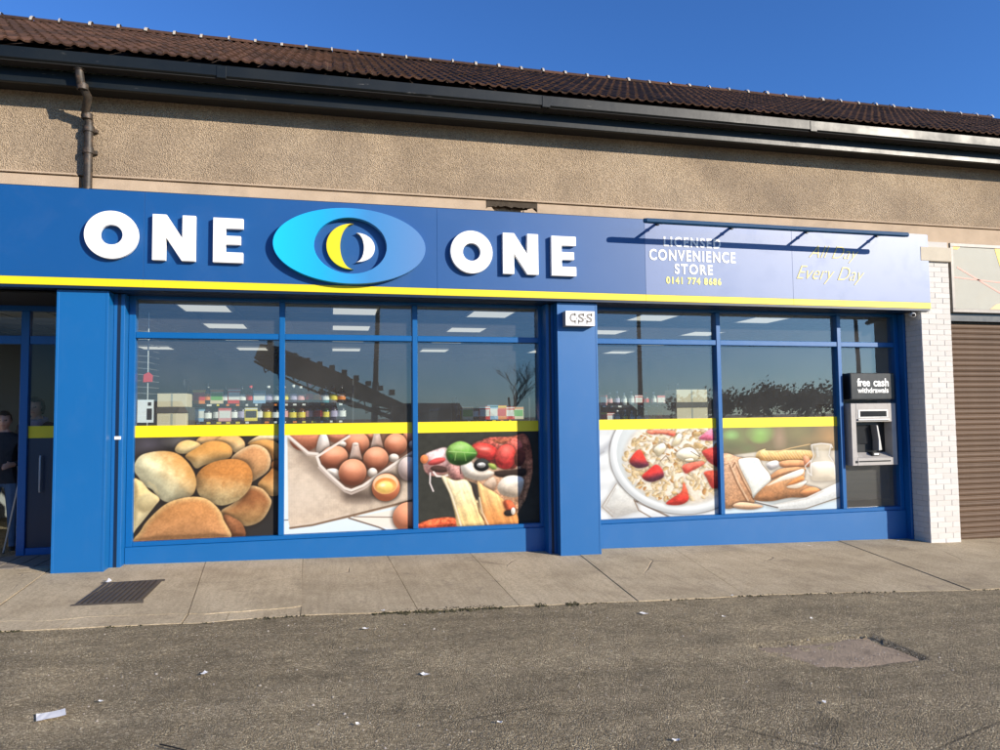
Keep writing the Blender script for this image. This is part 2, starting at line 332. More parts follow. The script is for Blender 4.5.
# ------------------------------------------------------------------ mesh builder
class MB:
    def __init__(s): s.v = []; s.f = []; s.mi = []; s.cur = 0
    def add(s, vs, fs):
        o = len(s.v); s.v += [tuple(map(float, p)) for p in vs]
        for f in fs: s.f.append(tuple(o+i for i in f)); s.mi.append(s.cur)
        return s
    def box(s, x0, x1, y0, y1, z0, z1):
        x0, x1 = min(x0, x1), max(x0, x1); y0, y1 = min(y0, y1), max(y0, y1); z0, z1 = min(z0, z1), max(z0, z1)
        return s.add([(x0,y0,z0),(x1,y0,z0),(x1,y1,z0),(x0,y1,z0),(x0,y0,z1),(x1,y0,z1),(x1,y1,z1),(x0,y1,z1)],
                     [(0,3,2,1),(4,5,6,7),(0,1,5,4),(1,2,6,5),(2,3,7,6),(3,0,4,7)])
    def prism_y(s, poly, y0, y1):
        """polygon in XZ (counter-clockwise seen from the front, -Y), extruded from y0 (front) to y1"""
        n = len(poly); a = [(x, y0, z) for x, z in poly]; b = [(x, y1, z) for x, z in poly]
        return s.add(a+b, [tuple(range(n)), tuple(range(2*n-1, n-1, -1))] + [(i, n+i, n+(i+1) % n, (i+1) % n) for i in range(n)])
    def prism_z(s, poly, z0, z1):
        n = len(poly); a = [(x, y, z0(x, y) if callable(z0) else z0) for x, y in poly]; b = [(x, y, z1(x, y) if callable(z1) else z1) for x, y in poly]
        return s.add(a+b, [tuple(range(n-1, -1, -1)), tuple(range(n, 2*n))] + [(i, (i+1) % n, n+(i+1) % n, n+i) for i in range(n)])
    def ring_y(s, outer, inner, y0, y1):
        """outer and inner loops (same count) in XZ, ccw from front"""
        n = len(outer); P = [(x, y0, z) for x, z in outer]+[(x, y0, z) for x, z in inner]+[(x, y1, z) for x, z in outer]+[(x, y1, z) for x, z in inner]
        fs = []
        for i in range(n):
            j = (i+1) % n
            fs += [(i, j, n+j, n+i), (2*n+j, 2*n+i, 3*n+i, 3*n+j), (j, i, 2*n+i, 2*n+j), (n+i, n+j, 3*n+j, 3*n+i)]
        return s.add(P, fs)
    def tube(s, path, r, n=10, cap=True):
        path = [Vector(p) for p in path]; rr = r if isinstance(r, (list, tuple)) else [r]*len(path)
        vs = []; fs = []; ref = None
        for i, p in enumerate(path):
            d = (path[min(i+1, len(path)-1)]-path[max(i-1, 0)]).normalized()
            if ref is None: ref = d.orthogonal().normalized()
            ref = (ref - d*ref.dot(d)).normalized(); b = d.cross(ref)
            for k in range(n):
                a = 2*math.pi*k/n; vs.append(p + (ref*math.cos(a)+b*math.sin(a))*rr[i])
        for i in range(len(path)-1):
            for k in range(n):
                k2 = (k+1) % n; fs.append((i*n+k, i*n+k2, (i+1)*n+k2, (i+1)*n+k))
        if cap: fs += [tuple(range(n-1, -1, -1)), tuple(range((len(path)-1)*n, len(path)*n))]
        return s.add(vs, fs)
    def lathe(s, prof, n=12, c=(0, 0, 0), mats=None):
        vs = []
        for r, z in prof:
            for k in range(n):
                a = 2*math.pi*k/n; vs.append((c[0]+r*math.cos(a), c[1]+r*math.sin(a), c[2]+z))
        o = len(s.v); s.v += vs
        for i in range(len(prof)-1):
            for k in range(n):
                k2 = (k+1) % n; s.f.append((o+i*n+k, o+i*n+k2, o+(i+1)*n+k2, o+(i+1)*n+k)); s.mi.append(mats[i] if mats else s.cur)
        return s
    def mesh(s, name, mats, org=(0, 0, 0), bevel=0.0, smooth=False, seg=1):
        me = bpy.data.meshes.new(name)
        me.from_pydata([(x-org[0], y-org[1], z-org[2]) for x, y, z in s.v], [], s.f); me.update()
        for m in (mats if isinstance(mats, (list, tuple)) else [mats]): me.materials.append(MAT[m] if isinstance(m, str) else m)
        if any(s.mi): me.polygons.foreach_set('material_index', s.mi)
        if bevel:
            bm = bmesh.new(); bm.from_mesh(me)
            es = [e for e in bm.edges if len(e.link_faces) == 2 and e.calc_face_angle(0) > 0.5]
            bmesh.ops.bevel(bm, geom=es, offset=bevel, segments=seg, affect='EDGES', profile=0.5, clamp_overlap=True)
            bm.to_mesh(me); bm.free()
        if smooth:
            me.shade_smooth()
            try: me.set_sharp_from_angle(angle=math.radians(40))
            except Exception: pass
        return me
ORG = {}
def tag(o, label=None, cat=None, group=None, kind=None):
    if label: o['label'] = label
    if cat: o['category'] = cat
    if group: o['group'] = group
    if kind: o['kind'] = kind
    return o
def thing(name, loc, label, cat, group=None):
    o = bpy.data.objects.new(name, None); o.empty_display_size = 0.1; COL.objects.link(o); o.location = loc
    ORG[o.name] = tuple(loc); return tag(o, label, cat, group)
def part(name, mb, mat, parent, bevel=0.0, smooth=False, label=None, kind=None, seg=1):
    """world-space mesh -> child mesh object whose origin is its parent's origin"""
    org = ORG[parent.name]; me = mb.mesh(name, mat, org, bevel, smooth, seg)
    o = bpy.data.objects.new(name, me); COL.objects.link(o); o.parent = parent; ORG[o.name] = org
    return tag(o, label, None, None, kind)
def solo(name, mb, mat, loc, label=None, cat=None, group=None, kind=None, bevel=0.0, smooth=False):
    me = mb.mesh(name, mat, loc, bevel, smooth); o = bpy.data.objects.new(name, me); COL.objects.link(o)
    o.location = loc; ORG[o.name] = tuple(loc); return tag(o, label, cat, group, kind)
def piece(name, me, parent, loc, rot=(0, 0, 0), scale=(1, 1, 1)):
    """repeat with shared mesh, located in world coordinates under a parent that is only translated"""
    o = bpy.data.objects.new(name, me); COL.objects.link(o); o.parent = parent
    p = ORG[parent.name]; o.location = (loc[0]-p[0], loc[1]-p[1], loc[2]-p[2]); o.rotation_euler = rot; o.scale = scale
    ORG[o.name] = tuple(loc); return o
def copy_tree(o, parent=None):
    c = o.copy(); COL.objects.link(c); c.parent = parent
    for ch in list(o.children): copy_tree(ch, c)
    return c
def text_mesh(txt, size, offset=0.0, extrude=0.002, shear=0.0, spacing=1.0):
    cu = bpy.data.curves.new('txt', 'FONT'); cu.body = txt; cu.size = size; cu.offset = offset; cu.extrude = extrude
    cu.shear = shear; cu.space_character = spacing; cu.align_x = 'CENTER'; cu.align_y = 'CENTER'; cu.resolution_u = 4
    ob = bpy.data.objects.new('txt', cu); COL.objects.link(ob)
    dg = bpy.context.evaluated_depsgraph_get(); me = bpy.data.meshes.new_from_object(ob.evaluated_get(dg))
    bpy.data.objects.remove(ob); bpy.data.curves.remove(cu); return me
def text_part(name, txt, size, x, y, z, mat, parent, width=None, **kw):
    me = text_mesh(txt, size, **kw); me.name = name; me.materials.clear(); me.materials.append(MAT[mat])
    xs = [v.co.x for v in me.vertices]; w = max(xs)-min(xs); sx = width/w if width else 1.0; cx = (max(xs)+min(xs))/2
    for v in me.vertices:
        v.co = Vector(((v.co.x-cx)*sx, -v.co.z, v.co.y))
    return piece(name, me, parent, (x, y, z))
def ellipse(cx, cz, rx, rz, n=64, a0=0.0):
    return [(cx+rx*math.cos(a0+2*math.pi*k/n), cz+rz*math.sin(a0+2*math.pi*k/n)) for k in range(n)]

# ================================================================== the setting
def build_ground():
    pot = [PG(*p) for p in ((752, 645), (800, 640), (868, 633), (926, 656), (880, 662), (822, 666), (780, 657))]
    def lines(a, b, step, lo, hi):
        d = list(np.arange(a, b+1e-6, step)); out = []; w = step; x = a
        while x > lo: w *= 1.5; x -= w; out.append(max(x, lo))
        out = out[::-1]+d; w = step; x = b
        while x < hi: w *= 1.5; x += w; out.append(min(x, hi))
        return np.array(out)
    xs = lines(-3.6, 8.2, 0.036, -600, 600); ys = lines(-5.6, -1.7, 0.036, -600, 300)
    X, Y = np.meshgrid(xs, ys)
    Z = -0.0216*(np.clip(X, -12, 16)+2.86)+0.006*np.clip(Y, -12, 1) - 0.007
    near = ((X > -6) & (X < 11) & (Y > -8) & (Y < 0))
    Z = Z + near*((fbm(X*2.2, Y*2.2, 3, 5)-0.47)*0.022*np.clip((-2.2-Y)/0.8, 0.1, 1) + (fbm(X*14, Y*14, 9, 3)-0.43)*0.010*np.clip((-2.1-Y)/0.5, 0.2, 1))
    # the sunken cover: push the sheet down inside its outline
    P = np.array(pot); xmin = P[:, 0].min(); wid = P[:, 0].max()-xmin
    wob = 0.05*np.clip(1.3-(X-xmin)/wid, 0.05, 1)
    Xj = X+(fbm(X*9, Y*9, 21, 3)-0.45)*2*wob; Yj = Y+(fbm(X*9, Y*9, 31, 3)-0.45)*2*wob
    inside = np.zeros_like(X, bool); dist = np.full_like(X, 9.0); j = len(P)-1
    for i in range(len(P)):
        inside ^= ((P[i, 1] > Yj) != (P[j, 1] > Yj)) & (Xj < (P[j, 0]-P[i, 0])*(Yj-P[i, 1])/(P[j, 1]-P[i, 1]+1e-9)+P[i, 0])
        d = P[i]-P[j]; t = np.clip(((Xj-P[j, 0])*d[0]+(Yj-P[j, 1])*d[1])/(d@d), 0, 1); dist = np.minimum(dist, np.hypot(Xj-P[j, 0]-t*d[0], Yj-P[j, 1]-t*d[1])); j = i
    sd = np.where(inside, dist, -dist)
    def pdepth(x): return 0.014+0.015*np.clip((x-xmin)/wid, 0, 1)
    Z = Z - np.clip(sd/0.03+0.5, 0, 1)*pdepth(X)
    n, m = X.shape; V = np.stack([X, Y, Z], -1).reshape(-1, 3)
    I = np.arange(n*m).reshape(n, m); Fq = np.stack([I[:-1, :-1], I[:-1, 1:], I[1:, 1:], I[1:, :-1]], -1).reshape(-1, 4)
    me = bpy.data.meshes.new('asphalt_road'); me.vertices.add(len(V)); me.vertices.foreach_set('co', V.ravel())
    me.loops.add(Fq.size); me.loops.foreach_set('vertex_index', Fq.ravel().astype(np.int32))
    me.polygons.add(len(Fq)); me.polygons.foreach_set('loop_start', np.arange(0, Fq.size, 4, dtype=np.int32))
    me.update(calc_edges=True); me.materials.append(MAT['asphalt']); me.shade_smooth()
    o = bpy.data.objects.new('asphalt_road', me); COL.objects.link(o); tag(o, 'worn grey brown asphalt running up to the shop pavement', None, None, 'structure')
    # fill inside the sunken cover
    c = P.mean(0); pp = []
    for i in range(len(P)):
        a, b = P[i], P[(i+1) % len(P)]
        for t in np.linspace(0, 1, 7)[:-1]:
            q = a+(b-a)*t; pp.append(tuple(c+(q-c)*0.96))
    b = MB(); vs = [(c[0], c[1], G(*c)-0.002-pdepth(c[0]))]; fs = []
    for r in (0.4, 0.75, 1.0):
        for q in pp:
            x, y = c[0]+(q[0]-c[0])*r, c[1]+(q[1]-c[1])*r
            vs.append((x, y, G(x, y)-0.002-float(pdepth(x))+(0.004*random.random() if r < 1 else -0.012*random.random())))
    k = len(pp)
    for i in range(k): fs.append((0, 1+i, 1+(i+1) % k))
    for r in range(2):
        for i in range(k): fs.append((1+r*k+i, 1+(r+1)*k+i, 1+(r+1)*k+(i+1) % k, 1+r*k+(i+1) % k))
    b.add(vs, fs)
    solo('sunken_cover', b, 'patch', (c[0], c[1], G(*c)-0.034), 'sunken rough concrete patch set in the asphalt, dark edge on its right', 'road patch', smooth=True)
    bb = MB()
    for _ in range(22):
        t = random.random(); i = random.choice((0, 0, 1, 6, 5)); q = P[i]+(P[(i+1) % len(P)]-P[i])*t; s = random.uniform(0.006, 0.016)
        x, y = q+np.array([random.uniform(-.05, .05), random.uniform(-.05, .05)])
        z = G(x, y)-0.02
        bb.add([(x+s*random.uniform(.6, 1.2)*dx, y+s*random.uniform(.6, 1.2)*dy, z+s*0.9*dz) for dx, dy, dz in ((-1,-1,-.3),(1,-1,-.3),(1,1,-.3),(-1,1,-.3),(0.1,0,1))], [(0,1,4),(1,2,4),(2,3,4),(3,0,4)])
    solo('broken_rubble', bb, 'asphalt', (c[0], c[1], G(*c)), 'crumbs of broken asphalt round the sunken patch', 'rubble', kind='stuff')

def edge_y(x):
    """front edge of the paving (irregular), measured from the photo"""
    pts = [(-6, -2.0), (-2.5, -2.1), (-1.1, -2.14), (-0.6, -2.1), (-0.25, -2.1), (0.7, -2.13), (1.65, -2.14), (2.8, -2.18), (3.9, -2.18), (5.0, -2.25), (6.6, -2.42), (12, -2.5)]
    return float(np.interp(x, [p[0] for p in pts], [p[1] for p in pts])) + float(fbm(x*3.1, 4.2, 55, 4)-0.45)*0.06

def build_pavement():
    base = MB(); xs = np.linspace(-9, 14, 60)
    front = [(float(x), edge_y(float(x))+0.05) for x in xs]
    for i in range(len(xs)-1):
        x0, x1 = float(xs[i]), float(xs[i+1])
        base.add([(x0, front[i][1], G(x0, -2)-0.03), (x1, front[i+1][1], G(x1, -2)-0.03), (x1, 1.4, G(x1, .5)-0.012), (x0, 1.4, G(x0, .5)-0.012)], [(0, 1, 2, 3)])
    o = solo('pavement', base, 'joint_dirt', (0, 0, 0), 'worn concrete pavement of wide slabs in front of the shop', None, None, 'structure')
    joints = [((-8.6, .4), (-8.6, -2.2)), ((-6.3, .4), (-6.3, -2.2)), ((-4.4, .4), (-4.3, -2.2)), ((-2.95, .4), (-2.75, -2.2)), ((-1.39, .34), (-1.16, -2.31)), ((-.32, .26), (-.25, -2.11)), ((.66, .27), (.74, -2.14)), ((1.67, .35), (1.65, -2.15)),
              ((3.0, .19), (2.77, -2.22)), ((4.34, .23), (3.94, -1.94)), ((5.6, .3), (5.05, -2.2)), ((6.9, .3), (6.3, -2.3)), ((8.3, .3), (7.7, -2.4)), ((9.7, .3), (9.2, -2.4)), ((11.2, .3), (10.8, -2.4)), ((13, .3), (12.6, -2.4))]
    def jx(j, y): (x0, y0), (x1, y1) = joints[j]; return x0+(x1-x0)*(y-y0)/(y1-y0)
    for i in range(len(joints)-1):
        back = 0.6; gp = 0.0035
        wj = i in (3, 4)  # slabs with a cracked, split-off front strip
        dz = random.uniform(-0.003, 0.004); tilt = random.uniform(-0.002, 0.002)
        def zt(x, y, dz=dz, t=tilt, c=(jx(i, -1)+jx(i+1, -1))/2): return G(x, y)+dz+t*(x-c)
        ts = np.linspace(0, 1, 15); fr = []
        for t in ts:
            x = jx(i, -2.1)*(1-t)+jx(i+1, -2.1)*t; y = edge_y(x); fr.append((jx(i, y)*(1-t)+jx(i+1, y)*t+gp*(1-2*t), y))
        if wj:
            cut = [(x, y+0.26+0.09*(float(fbm(x*4, 1.7, 77, 4))-0.45)*2) for x, y in fr]
            b = MB(); b.prism_z([(x, y) for x, y in cut]+[(jx(i+1, back)-gp, back), (jx(i, back)+gp, back)], lambda x, y: zt(x, y)-0.06, zt); part('slab', b, 'paving', o)
            k = random.choice((5, 9)) if i == 4 else 6
            for a, e in ((0, k), (k, 14)):
                seg = fr[a:e+1]; top = [(x, y-0.006) for x, y in cut[a:e+1]][::-1]
                gpx = 0.003
                seg = [(seg[0][0]+gpx, seg[0][1])]+seg[1:-1]+[(seg[-1][0]-gpx, seg[-1][1])]; top = [(top[0][0]-gpx, top[0][1])]+top[1:-1]+[(top[-1][0]+gpx, top[-1][1])]
                s = random.uniform(-0.006, 0.0)
                b = MB(); b.prism_z(seg+top, lambda x, y: zt(x, y)-0.06, lambda x, y: zt(x, y)+s); part('slab', b, 'paving', o, label='cracked off front strip of a slab')
        else:
            b = MB(); b.prism_z(fr+[(jx(i+1, back)-gp, back), (jx(i, back)+gp, back)], lambda x, y: zt(x, y)-0.06, zt); part('slab', b, 'paving', o)
    # dark moss and dirt gathered along the kerbless edge
    b = MB()
    for x0, x1, n, sp in ((-0.1, 2.2, 900, 0.035), (-3, -0.1, 200, 0.016), (2.2, 7, 160, 0.018)):
        for _ in range(n):
            x = random.uniform(x0, x1); d = float(fbm(x*2.5, 9.1, 5, 3))
            if d < 0.42: continue
            y = edge_y(x)+random.gauss(-0.012, sp*(d*1.6)); s = random.uniform(0.006, 0.018); z = G(x, y)-0.006; a = random.uniform(0, 6.3)
            b.add([(x+s*math.cos(a), y+s*math.sin(a), z), (x+s*math.cos(a+2.1), y+s*math.sin(a+2.1), z), (x+s*math.cos(a+4.2), y+s*math.sin(a+4.2), z), (x, y, z+s*0.8)], [(0,1,3),(1,2,3),(2,0,3)])
    solo('edge_moss', b, 'moss', (0, 0, 0), 'dark moss and dirt along the edge between pavement and asphalt', 'moss', kind='stuff')
    # loose grit
    b = MB()
    for _ in range(2600):
        y = -1.9-3.6*random.random(); x = random.uniform(-3, 8); s = random.uniform(0.002, 0.006)*(1.6 if random.random() < .1 else 1); z = G(x, y)-0.010
        h = [random.uniform(.6, 1.3) for _ in range(5)]
        b.add([(x-s*h[0], y-s, z), (x+s*h[1], y-s*h[2], z), (x+s, y+s*h[3], z), (x-s*h[4], y+s, z), (x, y, z+s*1.2)], [(0,1,4),(1,2,4),(2,3,4),(3,0,4)])
    solo('loose_grit', b, 'gravel', (0, 0, 0), 'loose pale grit scattered over the asphalt', 'grit', kind='stuff')

build_ground(); build_pavement()

# ------------------------------------------------------------------ the building
WALL_Y = 0.06          # face of the upper roughcast wall
EAVE_Y = -0.42
X0, X1 = -8.5, 13.5
def build_building():
    B = thing('shop_building', (2.0, 4.0, 0.0), 'single storey parade building with tan roughcast wall and brown tiled roof', 'building')
    zs = PX(0, 172.2, WALL_Y)[1]; zt = PX(0, 60, WALL_Y)[1]+0.1; zb = 4.02
    b = MB().box(X0, X1, WALL_Y, WALL_Y+0.3, zs+0.02, zt); part('wall', b, 'roughcast', B)
    # plain rendered band under a thin projecting drip course, broken at the downpipe and where it has spalled
    xp = PX(88, 180, WALL_Y)[0]; sa, sz = PX(486, 208, WALL_Y-.03); sb = PX(537, 213, WALL_Y-.03)[0]
    for a, e in ((X0, xp-0.10), (xp+0.06, X1)):
        part('drip_course', MB().box(a, e, WALL_Y-0.055, WALL_Y+0.2, zs, zs+0.02), 'render_band', B, 0.004)
    for a, e in ((X0, xp-0.08), (xp+0.05, sa), (sb, X1)):
        part('render_band', MB().box(a, e, WALL_Y-0.035, WALL_Y+0.25, zb-0.2, zs-0.012), 'render_band', B, 0.004)
    part('core_wall', MB().box(X0, X1, WALL_Y+0.06, WALL_Y+0.3, zb-0.6, zs+0.02), 'render_band', B)
    # spalled pocket with ragged pieces
    b = MB(); n = 26
    up_ = [(sa+(sb-sa)*i/n, zs-0.012-0.05-0.03*random.random()-(0.03 if i in (0, n) else 0)) for i in range(n+1)]
    for i in range(n):
        b.prism_y([(up_[i][0], up_[i][1]), (up_[i+1][0], up_[i+1][1]), (up_[i+1][0], zs-0.012), (up_[i][0], zs-0.012)], WALL_Y-0.034, WALL_Y+0.05)
        if i % 3 == 0:
            x = up_[i][0]; z = 4.06+0.02*random.random(); b.box(x, x+0.05*random.uniform(.5, 1.4), WALL_Y-0.03*random.random(), WALL_Y+0.05, z-0.06, z+0.015)
    for q in range(7):
        x0, x1 = (sa, sa+random.uniform(.05, .22)) if q < 3 else (sb-random.uniform(.05, .25), sb); zz0 = zb-0.1; zz1 = random.uniform(4.05, zs-.03)
        part('broken_render', MB().prism_y([(x0, zz0), (x1, zz0), (x1-.03 if q < 3 else x1, zz1-.05), ((x0+x1)/2, zz1), (x0 if q < 3 else x0+.03, zz1-.01)], WALL_Y-0.02-.004*q, WALL_Y+.2), 'render_band', B)
    part('spalled_edge', b, 'joint_dirt', B, label='broken hollow in the rendered band above the sign', kind='stuff')
    # eaves: soffit, lower board, box gutter
    def zz(py, y): return PX(0, py, y)[1]
    yb = -0.24
    part('eaves_board', MB().box(X0, X1, yb, yb+0.05, zz(80, yb), zz(66, yb)), 'eaves', B, 0.006, label='chipped dark lower eaves board')
    zso = zz(66, yb)-0.02
    part('soffit', MB().box(X0, X1, yb+0.05, WALL_Y+0.05, zz(80, yb)+0.03, zz(80, yb)+0.05).box(X0, X1, EAVE_Y+0.1, yb+0.05, zso+0.06, zso+0.08), 'dark_and_shade', B)  # soffit coloured near black to paint in the shade under the eaves
    # box gutter in lengths
    z1, z0 = zz(44.5, EAVE_Y), zz(57.5, EAVE_Y); prof = [(EAVE_Y, z1), (EAVE_Y-0.0, z0+0.02), (EAVE_Y+0.025, z0), (EAVE_Y+0.13, z0), (EAVE_Y+0.15, z1-0.02), (EAVE_Y+0.14, z1-0.02), (EAVE_Y+0.12, z0+0.012), (EAVE_Y+0.03, z0+0.012), (EAVE_Y+0.012, z0+0.03), (EAVE_Y+0.012, z1)]
    xs = np.arange(X0, X1+0.1, 3.667); n = len(prof)
    for i in range(len(xs)-1):
        a, e = float(xs[i])+0.002, float(xs[i+1])-0.002
        b = MB(); b.add([(a, y, z) for y, z in prof]+[(e, y, z+0.001) for y, z in prof], [(k, (k+1) % n, n+(k+1) % n, n+k) for k in range(n)])
        part('gutter', b, 'eaves', B)
        part('gutter_shade_strip', MB().box(a, e, EAVE_Y+0.012, EAVE_Y+0.15, z0-0.010, z0-0.002), 'dark_and_shade', B)  # dark strip under the gutter, standing in for its shade
        if i: part('gutter_joint', MB().box(float(xs[i])-0.05, float(xs[i])+0.05, EAVE_Y-0.007, EAVE_Y+0.15, z0-0.006, z1-0.004), 'eaves', B, 0.004)
    # roof: ridge found where the ridge ray meets a sensible span
    ez = z1+0.035; ey = EAVE_Y+0.0; ry = 3.5; rz = PX(0, 20.4, ry)[1]
    pitch = math.atan2(rz-ez, ry-ey); L = math.hypot(rz-ez, ry-ey)
    part('roof', MB().add([(X0, ey+0.05, ez-0.02), (X1, ey+0.05, ez-0.02), (X1, ry, rz-0.04), (X0, ry, rz-0.04), (X0, 2*ry, ez-0.4), (X1, 2*ry, ez-0.4)], [(0, 1, 2, 3), (3, 2, 5, 4)]), 'house_roof', B)
    roof = [c for c in B.children if c.name.startswith('roof')][0]
    part('gable', MB().add([(X0+.01, WALL_Y, 3.9), (X0+.01, 2*ry-.3, 3.9), (X0+.01, 2*ry-.3, ez-.3), (X0+.01, ry, rz-.1), (X0+.01, WALL_Y, ez+.1)], [(0, 1, 2, 3, 4)]).add([(X1-.01, WALL_Y, 3.9), (X1-.01, 2*ry-.3, 3.9), (X1-.01, 2*ry-.3, ez-.3), (X1-.01, ry, rz-.1), (X1-.01, WALL_Y, ez+.1)], [(4, 3, 2, 1, 0)]), 'roughcast', B)
    # tile: 0.30 wide, two rolls
    TW, TL, EXP = 0.25, 0.40, 0.325
    prof = []
    for k in range(13):
        u = k/12; ph = (u*2) % 1.0; prof.append((u*TW-TW/2, 0.022*max(0.0, math.sin(math.pi*min(1, ph/0.55)))**0.8 if ph < 0.55 else 0.0))
    b = MB(); vs = []; fs = []
    for (x, h) in prof: vs += [(x, 0, h+0.016), (x, TL, h), (x, 0, h-0.004)]
    for k in range(12):
        fs += [(3*k, 3*k+3, 3*k+4, 3*k+1), (3*k+2, 3*k+5, 3*k+3, 3*k)]
    tile = MB().add(vs, fs); tme = tile.mesh('roof_tile', 'tile')
    rows = int(L/EXP)+1; cols = int((X1-X0)/TW); cnt = 0
    bulkV, bulkF, tint = [], [], []
    base = np.array(vs); cp, sp = math.cos(pitch), math.sin(pitch)
    order = []
    for r in range(rows):
        for c in range(cols):
            x = X0+TW*(c+0.5)
            y = ey-0.03+r*EXP*cp; z = ez+r*EXP*sp
            order.append((abs(x-1.2)*0.25+r*1.15 if -4.6 < x < 11.5 else 99, x, y, z))
    order.sort(key=lambda q: q[0])
    for i, (_, x, y, z) in enumerate(order):
        jx, jz, ja = random.uniform(-.006, .006), random.uniform(0, .008), random.uniform(-.012, .012)
        if i < 300:
            piece('roof_tile', tme, roof, (x+jx, y, z+jz), (pitch+random.uniform(-.015, .015), 0, ja))
        else:
            q = base.copy(); P = np.stack([q[:, 0]+x+jx, y+q[:, 1]*cp-q[:, 2]*sp, z+jz+q[:, 1]*sp+q[:, 2]*cp], 1)
            o = len(bulkV)*len(vs); bulkV.append(P); bulkF += [tuple(o+k for k in f) for f in fs]; tint.append(random.random())
    b = MB(); b.v = [tuple(p) for P in bulkV for p in P]; b.f = bulkF; b.mi = [0]*len(bulkF)
    rest = part('roof_tile_field', b, 'tile', roof, kind='stuff')
    at = rest.data.attributes.new('tint', 'FLOAT', 'POINT'); at.data.foreach_set('value', np.repeat(np.array(tint), len(vs)).astype(np.float32))
    # ridge tiles with pale mortar between
    RL = 0.405; hr = []
    for k in range(9):
        a = math.pi*k/8; hr.append((-0.11*math.cos(a), 0.085*math.sin(a)))
    b = MB(); vs = []; fs = []
    for (y, z) in hr: vs += [(-RL/2+.006, y, z), (RL/2-.006, y*0.94, z*0.94)]
    for k in range(8): fs.append((2*k, 2*k+2, 2*k+3, 2*k+1)[::-1])
    rme = MB().add(vs, fs).mesh('ridge_tile', 'tile', smooth=True)
    b = MB(); vs = []; fs = []
    for (y, z) in hr: vs += [(-0.019, y*1.07, z*1.07), (0.019, y*1.07, z*1.07)]
    for k in range(8): fs.append((2*k, 2*k+2, 2*k+3, 2*k+1)[::-1])
    mme = MB().add(vs, fs).mesh('mortar_joint', 'mortar', smooth=True)
    nx = int((X1-X0)/RL)
    for i in range(nx):
        x = X0+RL*(i+0.5); piece('ridge_tile', rme, roof, (x, ry, rz+0.0), (random.uniform(-.02, .02), random.uniform(-.012, .012), random.uniform(-.01, .01)))
        piece('mortar_joint', mme, roof, (x+RL/2+random.uniform(-.01, .01), ry+0.0, rz+0.004+random.uniform(-.008, .012)), (0, random.uniform(-.1, .1), 0), (random.uniform(0.55, 1.25), 1, random.uniform(.95, 1.15)))
    # shell of the shop: floor, ceiling, back and side walls
    part('shop_floor', MB().box(-5.1, 8.5, 0.62, 9.6, -0.26, -0.03), 'shop_floor', B)
    part('shop_ceiling', MB().box(-5.1, 8.5, 0.50, 9.6, 3.0, 3.06), 'ceiling', B)
    part('shop_wall', MB().box(-5.1, 8.5, 9.6, 9.7, -0.1, 3.0), 'shop_wall', B)
    part('shop_wall', MB().box(-5.25, -5.1, 0.5, 9.7, -0.1, 3.0), 'shop_wall', B)
    part('shop_wall', MB().box(8.35, 8.5, 0.5, 9.7, -0.3, 3.0), 'shop_wall', B)
    part('lintel', MB().box(-5.2, 8.5, 0.10, 0.5, 3.02, 4.0), 'dark_blue', B)
    part('shop_wall', MB().box(X0, -5.25, 0.16, 0.4, -0.1, 4.0), 'roughcast', B)
    part('rear_wall', MB().box(X0, X1, 6.5+3.2, 9.95, -0.3, 4.2), 'roughcast', B)
    part('upper_deck', MB().box(X0+.1, X1-.1, 0.5, 6.6, 3.6, 3.7), 'ceiling', B)
    # suspended-ceiling grid tees
    g = MB()
    for k in range(23): x = -4.8+0.6*k; g.box(x-0.012, x+0.012, 0.55, 9.6, 2.988, 3.001)
    for k in range(15): y = 0.76+0.6*k; g.box(-5.1, 8.35, y-0.012, y+0.012, 2.989, 3.001)
    part('ceiling_grid', g, 'ceiling', B)
    return B
build_building()

